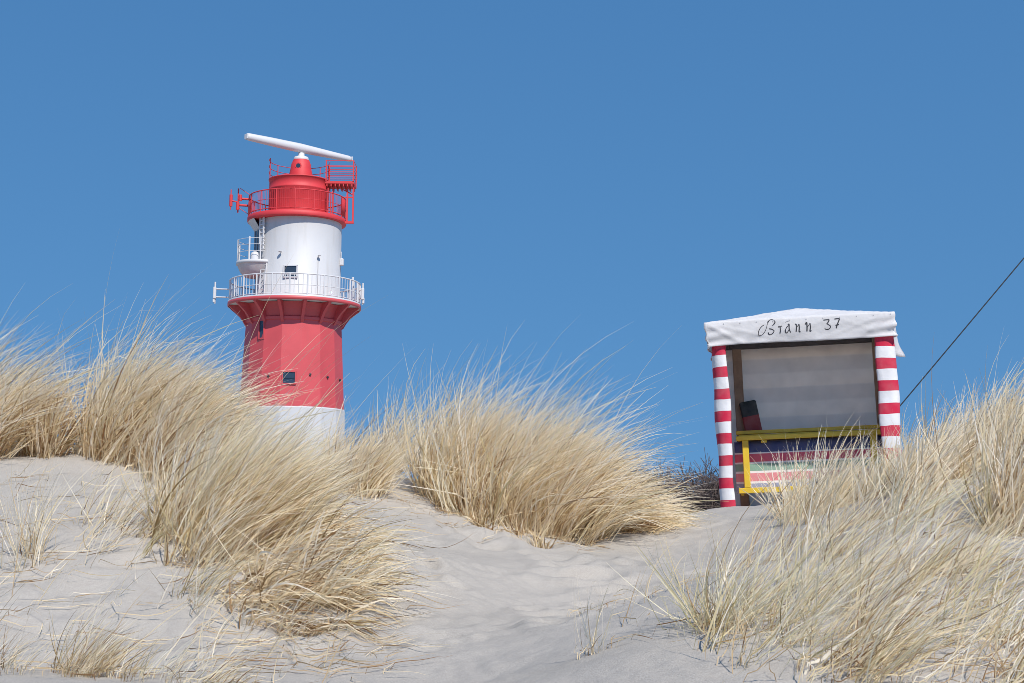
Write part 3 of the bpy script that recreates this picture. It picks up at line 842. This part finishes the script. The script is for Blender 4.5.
    strokes = [
        # B: hairline loop, stem, two bowls
        (A([(120, 350), (100, 352), (88, 335), (92, 285), (115, 235), (150, 195), (185, 172)]), 0.55),
        (A([(100, 355), (150, 340), (195, 290), (225, 225), (240, 165), (262, 120), (280, 92)]), 0.42),
        (A([(240, 130), (285, 88), (330, 82), (365, 105), (372, 130), (350, 165), (325, 185)]), 0.55),
        (A([(365, 112), (370, 135), (350, 162)]), 0.85),
        (A([(272, 236), (310, 245), (345, 262), (352, 280), (330, 315), (290, 340), (262, 332), (258, 300)]), 0.65),
        (A([(275, 238), (318, 248), (350, 268)]), 1.0), (A([(258, 300), (262, 332), (285, 340)]), 1.0),
        # r
        (A([(425, 218), (440, 203), (456, 225), (458, 280), (450, 322)]), 0.85), (A([(452, 225), (470, 200), (490, 198)]), 0.75),
        # a with its arc
        (A([(545, 135), (575, 122), (610, 130)]), 0.3),
        (A([(585, 175), (606, 168), (606, 225), (612, 270), (632, 312)]), 0.85), (A([(600, 190), (570, 215), (545, 262), (545, 300), (557, 318), (580, 300), (604, 262)]), 0.6), (A([(542, 262), (545, 300), (557, 318)]), 1.0),
        # n
        (A([(708, 178), (724, 172), (728, 230), (722, 300)]), 0.95), (A([(726, 240), (770, 172)]), 0.45), (A([(770, 168), (776, 230), (772, 300), (795, 296)]), 0.95),
        # n
        (A([(878, 180), (900, 142), (905, 215), (902, 298)]), 0.95), (A([(905, 235), (955, 160)]), 0.45), (A([(955, 155), (962, 230), (952, 295), (978, 282)]), 0.85),
        # 3 7
        (B([(222, 258), (290, 250), (365, 248)]), 0.9), (B([(360, 252), (335, 305), (300, 352)]), 0.8), (B([(300, 355), (350, 370), (390, 410), (372, 455), (330, 482), (285, 485), (250, 455)]), 0.65), (B([(340, 366), (388, 408)]), 1.0), (B([(250, 458), (285, 486), (340, 480)]), 0.9),
        (B([(485, 238), (545, 228), (608, 228)]), 0.95), (B([(606, 232), (578, 300), (545, 380), (522, 462)]), 0.85), (B([(505, 392), (545, 380), (588, 372)]), 0.9),
    ]
    tx = MB()
    for si, (pts, wd) in enumerate(strokes):
        if si == len(strokes) - 8: tx.build('name_lettering', M['ink'], rf); tx = MB()
        q = [px(*p) for p in pts]
        # Catmull-Rom
        dense = []
        for k in range(len(q) - 1):
            p0, p1, p2, p3 = q[max(0, k - 1)], q[k], q[k + 1], q[min(len(q) - 1, k + 2)]
            for i in range(6):
                t = i / 6
                dense.append(tuple(0.5 * (2 * p1[c] + (p2[c] - p0[c]) * t + (2 * p0[c] - 5 * p1[c] + 4 * p2[c] - p3[c]) * t * t + (-p0[c] + 3 * p1[c] - 3 * p2[c] + p3[c]) * t ** 3) for c in (0, 1)))
        dense.append(q[-1])
        P_ = []; F_ = []
        n = len(dense)
        for k, (x, z) in enumerate(dense):
            a_ = dense[max(0, k - 1)]; b_ = dense[min(n - 1, k + 1)]
            tx_, tz_ = b_[0] - a_[0], b_[1] - a_[1]; l = math.hypot(tx_, tz_) + 1e-9
            nib = abs(tx_ / l * 0.6 + tz_ / l * 0.8) * 0.4 + 0.6
            h = 0.0056 * wd * nib
            nx_, nz_ = -tz_ / l * h, tx_ / l * h
            for sg in (-1, 1):
                X_, Z_ = x + nx_ * sg, z + nz_ * sg
                P_.append((X_, front_y(X_, Z_) - 0.0012, Z_))
        for k in range(n - 1): F_.append((2 * k, 2 * k + 1, 2 * k + 3, 2 * k + 2))
        tx.add(P_, F_, True)
    tx.build('number_lettering', M['ink'], rf)
    # ---------------- things inside
    def place(o): o.matrix_world = mw @ o.matrix_world
    wb = empty('windbreak'); wb.matrix_world = mw.copy()
    tag(wb, 'yellow painted frame with striped cloth across the lower front of the beach tent', 'windbreak')
    cl = mw.inverted() @ Vector(cam.location)
    def dp(x, z, y):
        t = (y - cl.y) / (0 - cl.y); q = cl + (Vector((x, 0, z)) - cl) * t
        return q.x, q.z
    yf = 0.64; yb_ = 0.78
    xa, _ = dp(0.12, 0.3, yf); xb = Wd - 0.03
    fz = lambda z, y=yf: dp(0.5, z, y)[1]
    fx = lambda x, y=yf: dp(x, 0.3, y)[0]
    MB().box(((xa + xb) / 2, yf, fz(0.548)), (xb - xa, 0.042, 0.038), None, 0.004).build('front_rail', M['yellow'], wb)
    MB().box(((xa + xb) / 2, yb_, fz(0.594, yb_)), (xb - xa, 0.05, 0.032), None, 0.004).build('rear_rail', M['yellow'], wb)
    MB().box(((xa + xb) / 2, (yf + yb_) / 2 + 0.004, fz(0.570)), (xb - xa - 0.05, 0.13, 0.014), None, 0.003).build('ledge', M['yellow'], wb)
    MB().box(((xa + xb) / 2, yf, fz(0.118)), (xb - xa, 0.04, 0.047), None, 0.004).build('bottom_rail', M['yellow'], wb)
    zu0, zu1 = fz(0.118) + 0.0235, fz(0.548) - 0.019
    for x in (fx(0.193), fx(1.22)):
        MB().box((x, yf - 0.001, (zu0 + zu1) / 2), (0.054, 0.038, zu1 - zu0), None, 0.004).build('upright', M['yellow'], wb)
    MB().box((fx(0.150, yb_), yb_, 0.34), (0.026, 0.026, 0.50), None, 0.003).build('rear_upright', M['yellow'], wb)
    MB().box((fx(0.345), yf, fz(0.515)), (0.05, 0.02, 0.02), None, 0.003).build('latch', M['yellow'], wb)
    P = []; fs = []
    for k in range(13):
        for i in range(31):
            x = xa - 0.02 + (xb - xa) * i / 30; z = 0.105 + 0.45 * k / 12
            P.append((x, yf + 0.09 + 0.010 * n3(x * 1.5, 0.3, z), z))
    for k in range(12):
        for i in range(30): fs.append((k * 31 + i, k * 31 + i + 1, k * 31 + 32 + i, k * 31 + 31 + i))
    sc = MB().add(P, fs, True).build('striped_cloth', M['multi_cloth'], wb)
    sm = sc.modifiers.new('thickness', 'SOLIDIFY'); sm.thickness = 0.005; sm.offset = 0
    # items standing on the ledge / shelf
    sh = MB().box((0.74, 0.875, 0.572), (1.26, 0.13, 0.02), None, 0.003).build('shelf_board', M['wood'], None)
    place(sh); tag(sh, 'narrow wooden shelf board inside the tent just behind the yellow rail', 'shelf')
    pad = MB().box((0, 0, 0), (0.150, 0.05, 0.335), None, 0.012).build('seat_pad', M['pad'], None)
    pad.matrix_world = mw @ Matrix.Translation((0.245, 0.875, 0.755)) @ Matrix.Rotation(R(-9), 4, 'Y') @ Matrix.Rotation(R(-4), 4, 'X')
    tag(pad, 'dark red and black pad leaning at the left inside the tent', 'pad')
    bk = MB().box((0.43, 0.875, 0.602), (0.22, 0.12, 0.04), None, 0.005).build('flat_case', M['pale_box'], None); place(bk)
    tag(bk, 'flat pale grey case lying behind the yellow rail beside the red pad', 'case')
    bo = MB().box((0.71, 0.875, 0.604), (0.33, 0.13, 0.044), None, 0.012)
    bo.box((0.84, 0.875, 0.628), (0.05, 0.05, 0.01), None, 0.003)
    b2 = bo.build('folded_blanket', M['dark_green'], None); place(b2)
    tag(b2, 'dark green folded cover lying behind the middle of the yellow rail', 'cover')
build_tent()

# ------------------------------------------------------------------ cable
p0 = W(900, 405.5, 14.5); p1 = W(1024, 257, 14.5)
dv = (p1 - p0)
g0 = p0 - dv * 0.72
while g0.z < float(grid_h([g0.x], [g0.y])[0]) - 0.05: g0 = g0 + dv * 0.01
cb = MB()
far_end = p1 + dv * 6.0
pts = [g0.lerp(far_end, i / 24) + Vector((0, 0, -0.015 * math.sin(math.pi * i / 24))) for i in range(25)]
cb.path(pts, 0.0065, 6)
o = cb.build('guy_cable', M['wire'], None)
tag(o, 'thin black cable rising to the right behind the beach tent', 'cable')

# ------------------------------------------------------------------ bare bushes far behind
def bush(name, u0, u1, vtop, d, seed, label):
    rn = random.Random(seed)
    mid = W((u0 + u1) / 2, 515, d); gz = float(grid_h([mid.x], [d])[0])
    rad = (u1 - u0) / 2 * d / F
    top = W((u0 + u1) / 2, vtop, d).z
    H = top - gz
    root = empty(name, (mid.x, d, gz))
    tag(root, label, 'bush')
    tw = MB(); st = MB()
    for k in range(46):
        a_ = rn.uniform(0, 6.283); rr = rad * 0.55 * math.sqrt(rn.random())
        p = Vector((rr * math.cos(a_), rr * math.sin(a_) * 0.8, -0.1))
        fall = 1 - 0.25 * (rr / rad)
        e = Vector((p.x * 1.5 + rn.gauss(0, .15) * rad, p.y * 1.5 + rn.gauss(0, .15) * rad, H * fall * rn.uniform(0.55, 0.9)))
        st.tube(p, e, 0.035, 5, 0.012)
        for q in range(26):
            t = rn.uniform(0.25, 1.0); b = p.lerp(e, t)
            dd = Vector((rn.gauss(0, 1), rn.gauss(0, 1), rn.uniform(0.1, 1.1))).normalized()
            l = H * rn.uniform(0.12, 0.34)
            b2 = b + dd * l
            tw.tube(b, b2, 0.013, 3, 0.006)
            for z in range(3):
                d2 = (dd + Vector((rn.gauss(0, .6), rn.gauss(0, .6), rn.uniform(-.1, .7)))).normalized()
                c = b.lerp(b2, rn.uniform(0.4, 1)); tw.tube(c, c + d2 * l * 0.6, 0.011, 3, 0.006)
    st.build('stems', M['bark'], root); tw.build('twigs', M['bark'], root)
bush('bare_bush', 612, 690, 466, 44, 3, 'dark bare bush far behind the drooping end of the middle tussock')
bush('bare_bush', 678, 752, 465, 41, 5, 'dark bare bush far behind the left leg of the beach tent')

# ------------------------------------------------------------------ marram grass
NSEG = 8
def blades(root_xy, L, d0, bend, wind, drop, w0, rn, tone, green, clampz=True):
    """numpy ribbons: returns V, F, attrs. root_xy (n,2), L (n,), d0 (n,3) start direction, bend (n,), wind (n,2)"""
    n = len(L)
    pos = np.zeros((n, NSEG + 1, 3)); dirs = np.zeros((n, NSEG + 1, 3))
    pos[:, 0, :2] = root_xy; pos[:, 0, 2] = grid_h(root_xy[:, 0], root_xy[:, 1]) - 0.02
    kx = rn.normal(0, 0.09, (n, 3))
    brk = np.where(rn.random(n) < 0.10, rn.uniform(0.35, 0.8, n), 9.0); bdir = rn.normal(0, 0.55, (n, 3)); bdir[:, 2] -= 0.25      # snapped stems
    for s in range(NSEG + 1):
        t = s / NSEG
        d = d0.copy()
        b = bend * t ** 1.5
        d[:, 0] += b * wind[:, 0]; d[:, 1] += b * wind[:, 1]; d[:, 2] -= b * drop
        d += kx * t * 1.5
        d += bdir * (t > brk)[:, None]
        d /= np.linalg.norm(d, axis=1)[:, None]
        dirs[:, s] = d
        if s: pos[:, s] = pos[:, s - 1] + 0.5 * (dirs[:, s] + dirs[:, s - 1]) * (L / NSEG)[:, None]
    if clampz:
        hz = grid_h(pos[:, :, 0].ravel(), pos[:, :, 1].ravel()).reshape(n, NSEG + 1)
        t = np.linspace(0, 1, NSEG + 1)[None]
        pos[:, 1:, 2] = np.maximum(pos[:, 1:, 2], hz[:, 1:] + 0.012 + 0.02 * rn.random((n, 1)))
    rnd = rn.normal(0, 1, (n, 3))
    side = np.cross(dirs, rnd[:, None, :]); side /= (np.linalg.norm(side, axis=2)[:, :, None] + 1e-9)
    t = np.linspace(0, 1, NSEG + 1)
    wprof = (0.55 + 0.45 * np.minimum(1, t * 5)) * (1 - t ** 2.2) + 0.12
    off = side * (w0[:, None] * wprof[None] * 0.5)[:, :, None]
    V = np.stack([pos - off, pos + off], axis=2).reshape(n * (NSEG + 1) * 2, 3)
    base = (np.arange(n) * (NSEG + 1) * 2)[:, None] + (np.arange(NSEG) * 2)[None]
    Fq = np.stack([base, base + 1, base + 3, base + 2], axis=2).reshape(-1, 4)
    rep = (NSEG + 1) * 2
    return V, Fq, np.repeat(tone, rep), np.repeat(green, rep)

def tussock(name, label, seed, u, d, n, L, lean=0.35, spread=0.19, bend=0.7, drop=0.35, out=0.35, width=0.0057, per=9, tone=(0.55, 0.24), green=0.02, dead=0.18, back=0.0, yscale=1.0, core=None, kind=None, group=None, shoot=0.022, ragged=0.15):
    """u: pixel range of the base, d: distance range, L: mean blade length, lean: start tilt to the right,
       out: splay from the clump's middle, per: blades per shoot"""
    rn = np.random.default_rng(seed)
    n = int(n * 0.74)
    nsh = max(1, n // per)
    # shoots spread over an elongated base, denser in the middle
    a = np.clip(rn.normal(0, 0.48, nsh), -1, 1); b = np.clip(rn.normal(0, 0.48, nsh), -1, 1)
    if core == 'flat': a = rn.uniform(-1, 1, nsh); b = rn.uniform(-1, 1, nsh)
    um, uh = (u[0] + u[1]) / 2, (u[1] - u[0]) / 2; dm, dh = (d[0] + d[1]) / 2, (d[1] - d[0]) / 2
    sdep = dm + b * dh; sx = (um + a * uh - 512) / F * sdep
    cx = (um - 512) / F * dm
    rad = max(0.12, uh / F * dm)
    st = np.c_[lean + out * a * 0.8 + rn.normal(0, spread, nsh), back + out * b * 0.7 + rn.normal(0, spread, nsh)]
    sL = L * np.exp(rn.normal(0, ragged, nsh)) * (1 - 0.18 * (a * a + b * b))
    stone = np.clip(rn.normal(tone[0], tone[1], nsh), 0, 1)
    sgreen = np.clip(green + rn.normal(0, 0.13, nsh), 0, 1)
    idx = rn.integers(0, nsh, n)
    rxy = np.c_[sx[idx], sdep[idx]] + rn.normal(0, shoot, (n, 2))
    tilt = st[idx] + rn.normal(0, spread * 0.95, (n, 2)) * np.where(rn.random(n) < 0.12, 2.6, 1.0)[:, None]
    d0 = np.c_[tilt, np.ones(n)]; d0 /= np.linalg.norm(d0, axis=1)[:, None]
    Ls = sL[idx] * np.clip(rn.normal(0.9, 0.17, n), 0.35, 1.2)
    bd = bend * np.clip(rn.normal(1, 0.45, n), 0.1, 2.4)
    wang = rn.normal(0, 0.30, n)
    wind = np.c_[np.cos(wang), np.sin(wang) * 0.9 + back * 0.4]
    tn = np.clip(stone[idx] + rn.normal(0, 0.27, n), 0, 1); gr = np.clip(sgreen[idx] + rn.normal(0, 0.06, n), 0, 1)
    w0 = width * np.exp(rn.normal(0, 0.25, n))
    culm = rn.random(n) < 0.07          # pale, stouter, straighter flowering stems
    tn = np.where(culm, np.clip(rn.normal(0.92, 0.08, n), 0, 1), tn); gr = np.where(culm, 0.0, gr); w0 = np.where(culm, w0 * 1.3, w0); bd = np.where(culm, bd * 0.6, bd)
    tn = np.where(Ls > L * 1.12, np.maximum(tn, 0.5), tn)
    wisp = rn.random(n) < 0.04          # a few long flowering stems streaming out over the rest
    Ls = np.where(wisp, Ls * 1.14, Ls); bd = np.where(wisp, bd * 1.5, bd); w0 = np.where(wisp, w0 * 0.8, w0); tn = np.where(wisp, np.clip(tn + 0.25, 0, 1), tn)
    parts = [blades(rxy, Ls, d0, bd, wind, drop, w0, rn, tn, gr)]
    nd = int(n * dead)
    if nd:
        # short brown dead leaves round the foot, splayed every way
        i2 = rn.integers(0, nsh, nd)
        rxy = np.c_[sx[i2], sdep[i2]] + rn.normal(0, 0.035, (nd, 2))
        tl = np.c_[rn.normal(0.15, 0.55, nd), rn.normal(-0.1, 0.5, nd)]
        d0 = np.c_[tl, np.ones(nd)]; d0 /= np.linalg.norm(d0, axis=1)[:, None]
        Ls = L * np.clip(rn.normal(0.36, 0.14, nd), 0.1, 0.8)
        an = rn.uniform(0, 6.283, nd)
        wind = np.c_[np.cos(an) + 0.3, np.sin(an)]
        parts.append(blades(rxy, Ls, d0, np.clip(rn.normal(0.8, 0.5, nd), 0, 2), wind, 0.8, width * np.exp(rn.normal(0.1, 0.25, nd)), rn, np.clip(rn.normal(0.22, 0.14, nd), 0, 1), np.full(nd, 0.0)))
    V = []; Fq = []; T = []; G = []; base = 0
    for v, f, t, g in parts:
        V.append(v); Fq.append(f + base); T.append(t); G.append(g); base += len(v)
    V = np.concatenate(V); org = np.array([cx, dm, float(grid_h([cx], [dm])[0])])
    o = np_mesh(name, V - org, np.concatenate(Fq), M['grass'], {'tone': np.concatenate(T), 'green': np.concatenate(G)})
    o.location = org
    tag(o, label, None if kind else 'grass tussock', group or ('marram tussocks on the dunes' if not kind else None), kind)
    return o

G1 = 'marram tussocks on the dunes'
TS = [
    # --- band on the crest of the left mound
    ('tall pale tussock at the far left edge with tips reaching highest on that crest', 101, (-85, 8), (8.5, 9.2), 2000, 0.86, dict(lean=0.28, bend=1.0)),
    ('narrow russet tussock standing upright on the left crest', 102, (26, 60), (8.6, 9.0), 640, 0.52, dict(lean=0.10, bend=0.35, tone=(0.28, 0.16), out=0.2)),
    ('broad fan shaped tussock leaning right on top of the left mound', 103, (78, 158), (8.6, 9.4), 3000, 0.83, dict(lean=0.36, bend=1.05, tone=(0.5, 0.2))),
    ('dense tussock between the left mound and the lighthouse with long tips blown right', 104, (135, 196), (8.3, 9.2), 2200, 0.70, dict(lean=0.40, bend=1.0)),
    # --- big clumps before the lighthouse
    ('largest wind swept tussock sprawling on the slope in front of the lighthouse', 105, (160, 262), (6.6, 7.6), 3500, 0.62, dict(lean=0.46, bend=0.7, green=0.1)),
    ('leaning tussock right below the white lighthouse base', 106, (240, 305), (6.9, 7.9), 1800, 0.46, dict(lean=0.50, bend=0.65, green=0.1)),
    ('straw tussock on the crest just right of the lighthouse base', 107, (325, 385), (9.2, 10.0), 1400, 0.38, dict(lean=0.18, bend=0.55, tone=(0.5, 0.2))),
    ('flattened mat of tangled dead stems at the foot of the largest tussock', 108, (225, 350), (5.8, 6.8), 800, 0.36, dict(lean=1.0, bend=1.3, drop=1.2, back=-0.35, spread=0.35, tone=(0.42, 0.2), core='flat', dead=0.5)),
    ('loose strands trailing down the sand from the right side of the largest tussock', 133, (262, 350), (6.1, 7.3), 1100, 0.48, dict(lean=0.80, bend=1.0, drop=0.9, back=-0.25, tone=(0.5, 0.26), spread=0.36, core='flat', dead=0.3)),
    # --- middle ridge
    ('small sparse tussock in the gap between the lighthouse and the middle tussock', 109, (366, 405), (10.4, 10.9), 420, 0.60, dict(lean=0.2, bend=0.5, tone=(0.6, 0.2))),
    ('upright left part of the middle ridge grass, brown at its foot', 110, (424, 478), (9.6, 10.3), 2200, 0.79, dict(lean=0.02, spread=0.15, bend=0.9, tone=(0.6, 0.2))),
    ('tall round bushy tussock on the middle of the ridge', 111, (455, 560), (9.3, 10.1), 3900, 0.88, dict(lean=0.12, spread=0.15, bend=1.05, tone=(0.62, 0.2), out=0.5)),
    ('curving tussock bent over to the right beside the tall round one', 112, (520, 600), (9.2, 9.9), 2500, 0.80, dict(lean=0.28, spread=0.15, bend=1.15, drop=0.55, tone=(0.58, 0.2), out=0.6)),
    ('low drooping tussock arching over the sand left of the beach tent', 113, (575, 650), (9.8, 10.6), 1500, 0.50, dict(lean=0.75, bend=1.4, drop=1.0, tone=(0.55, 0.2), out=0.5)),
    # --- around the tent
    ('spiky tussock fanning out right in front of the beach tent', 114, (775, 860), (8.5, 10.0), 950, 0.47, dict(lean=0.12, bend=0.3, out=0.8, tone=(0.7, 0.18), spread=0.2)),
    ('pale tussock leaning right at the right leg of the beach tent', 115, (855, 935), (7.8, 9.2), 1000, 0.34, dict(lean=0.36, bend=0.4, tone=(0.68, 0.18), spread=0.22)),
    ('thick tussock on the crest at the right edge with tips against the sky', 116, (930, 1040), (7.6, 8.8), 2600, 0.50, dict(lean=0.36, bend=0.5, tone=(0.64, 0.2))),
    ('brown footed tussock at the right edge above bare sand', 117, (975, 1060), (6.3, 7.0), 1800, 0.60, dict(lean=0.34, bend=0.45, tone=(0.52, 0.2))),
    # --- foreground right
    ('pale clump filling the dip between the right leg of the tent and the crest grass', 131, (885, 960), (7.2, 8.4), 1050, 0.40, dict(lean=0.45, bend=0.5, tone=(0.62, 0.24), spread=0.28)),
    ('greenish splayed tuft on the rim of the near shaded hump', 118, (680, 738), (4.5, 4.8), 150, 0.34, dict(lean=0.0, bend=0.2, out=1.0, green=0.35, spread=0.34, width=0.0034, dead=0.35, tone=(0.5, 0.22))),
    ('long stemmed tussock leaning right at the bottom below the beach tent', 119, (700, 800), (4.1, 5.0), 310, 0.40, dict(lean=0.50, bend=0.4, green=0.25, tone=(0.44, 0.28), spread=0.36, width=0.0029, core='flat', dead=0.35)),
    ('thick clump of long leaning stems in the near right slope', 120, (770, 880), (4.4, 5.8), 330, 0.44, dict(lean=0.55, bend=0.45, green=0.2, tone=(0.45, 0.28), spread=0.36, width=0.0030, core='flat', dead=0.3)),
    ('loose clump of grey straw stems half way up the right slope', 121, (800, 930), (5.6, 7.2), 440, 0.41, dict(lean=0.5, bend=0.45, green=0.14, tone=(0.52, 0.28), spread=0.34, width=0.0036, core='flat', dead=0.3)),
    ('brownish clump lying over to the right at the bottom edge', 122, (790, 900), (3.9, 4.5), 360, 0.36, dict(lean=0.75, bend=0.5, drop=0.5, tone=(0.36, 0.24), green=0.12, spread=0.34, width=0.0030, core='flat', dead=0.4)),
    ('sparse clump of thin slanting stems on the bare sand of the right slope', 132, (890, 990), (4.6, 5.8), 260, 0.42, dict(lean=0.85, bend=0.5, drop=0.4, tone=(0.52, 0.26), green=0.18, spread=0.32, width=0.0034, core='flat', dead=0.4)),
    ('low flat clump at the bottom right corner', 123, (940, 1060), (3.95, 4.7), 330, 0.38, dict(lean=0.95, bend=0.5, drop=0.6, tone=(0.50, 0.26), spread=0.32, width=0.0031, green=0.2, core='flat', dead=0.4)),
    ('thin wispy tuft of few upright stems on the pale sand in the bottom middle', 124, (580, 612), (4.6, 4.9), 26, 0.24, dict(lean=-0.1, bend=0.2, out=0.6, tone=(0.6, 0.2), width=0.0030, spread=0.3, dead=0.5)),
    # --- sparse tufts on the left sand
    ('thin upright tuft on bare sand near the left edge', 125, (22, 62), (6.3, 6.8), 130, 0.46, dict(lean=0.14, bend=0.3, tone=(0.52, 0.2), green=0.1, width=0.0034)),
    ('sparse tuft on the left sand just below the crest', 126, (85, 160), (6.6, 7.6), 190, 0.42, dict(lean=0.42, bend=0.5, tone=(0.52, 0.2), green=0.1, width=0.0034, core='flat')),
    ('golden tuft at the bottom left corner region leaning right', 127, (66, 112), (4.85, 5.1), 340, 0.25, dict(lean=0.5, bend=0.5, tone=(0.34, 0.18), green=0.05, width=0.0024)),
    ('faint short tuft at the extreme bottom left', 128, (-20, 34), (4.8, 5.1), 110, 0.20, dict(lean=0.3, bend=0.5, tone=(0.45, 0.18), width=0.0024)),
    ('wide low wispy tuft along the bottom edge left of the middle', 129, (120, 230), (4.75, 5.0), 200, 0.20, dict(lean=0.65, bend=0.6, tone=(0.5, 0.2), width=0.0024, core='flat')),
    ('straggling tuft with olive stems beside the tangled mat', 130, (165, 230), (5.9, 6.4), 120, 0.40, dict(lean=0.6, bend=0.6, tone=(0.48, 0.2), green=0.16, width=0.0032)),
]
for (label, seed, u, d, n, L, kw) in TS:
    tussock('marram_tussock', label, seed, u, d, n, L, **kw)
# four tiny brown tufts on the sand before the middle ridge
for k, (u, d, lab) in enumerate([(443, 9.5, 'tiny brown tuft on the sand below the upright left part of the ridge grass'), (486, 9.2, 'tiny pale brown tuft against the foot of the tall round tussock'), (521, 9.0, 'tiny tuft on the sand, left one of the close pair below the round tussock'), (541, 8.95, 'tiny tuft on the sand, right one of the close pair below the round tussock')]):
    tussock('small_tuft', lab, 300 + k, (u - 9, u + 9), (d - 0.06, d + 0.06), 70, 0.17, lean=-0.1, bend=0.4, out=0.5, tone=(0.28, 0.15), dead=0.6, group='tiny tufts before the ridge')
# loose single stems and lying litter nobody could count
rn = np.random.default_rng(77)
def litter(name, spots, seed, lying):
    rn = np.random.default_rng(seed)
    V = []; Fq = []; T = []; G = []; base = 0
    for (u0, u1, d0_, d1_, n, L) in spots:
        d = rn.uniform(d0_, d1_, n); u = rn.uniform(u0, u1, n)
        xy = np.c_[(u - 512) / F * d, d]
        if lying:
            an = rn.normal(0.15, 0.75, n); tl = np.c_[np.cos(an), np.sin(an) * 0.8, np.full(n, 0.06)]
            bd = rn.normal(0, 0.3, n); tone = np.clip(rn.normal(0.24, 0.2, n), 0, 1)
        else:
            tl = np.c_[rn.normal(0.45, 0.3, n), rn.normal(0, 0.3, n), np.ones(n)]
            bd = rn.uniform(0.2, 0.9, n); tone = np.clip(rn.normal(0.45, 0.25, n), 0, 1)
        tl /= np.linalg.norm(tl, axis=1)[:, None]
        v, f, t, g = blades(xy, L * np.exp(rn.normal(0, 0.4, n)), tl, bd, np.c_[np.ones(n), rn.normal(0, .4, n)], 0.4, np.full(n, 0.0035), rn, tone, np.zeros(n))
        V.append(v); Fq.append(f + base); T.append(t); G.append(g); base += len(v)
    o = np_mesh(name, np.concatenate(V), np.concatenate(Fq), M['grass'], {'tone': np.concatenate(T), 'green': np.concatenate(G)})
    tag(o, kind='stuff')
litter('fallen_stems', [(-40, 260, 4.8, 8.2, 190, 0.20), (180, 390, 5.2, 7.2, 300, 0.22), (860, 1050, 4.0, 7.0, 170, 0.22), (390, 470, 9.2, 10.3, 80, 0.14), (430, 600, 8.8, 9.5, 110, 0.12), (560, 760, 4.4, 7.5, 60, 0.12), (340, 420, 6.0, 9.6, 60, 0.15)], 5, True)
litter('stray_stems', [(-40, 330, 4.8, 8.3, 260, 0.22), (700, 1050, 3.9, 8.0, 420, 0.30), (180, 340, 8.4, 9.6, 160, 0.5), (600, 720, 4.6, 6.6, 24, 0.25)], 6, False)
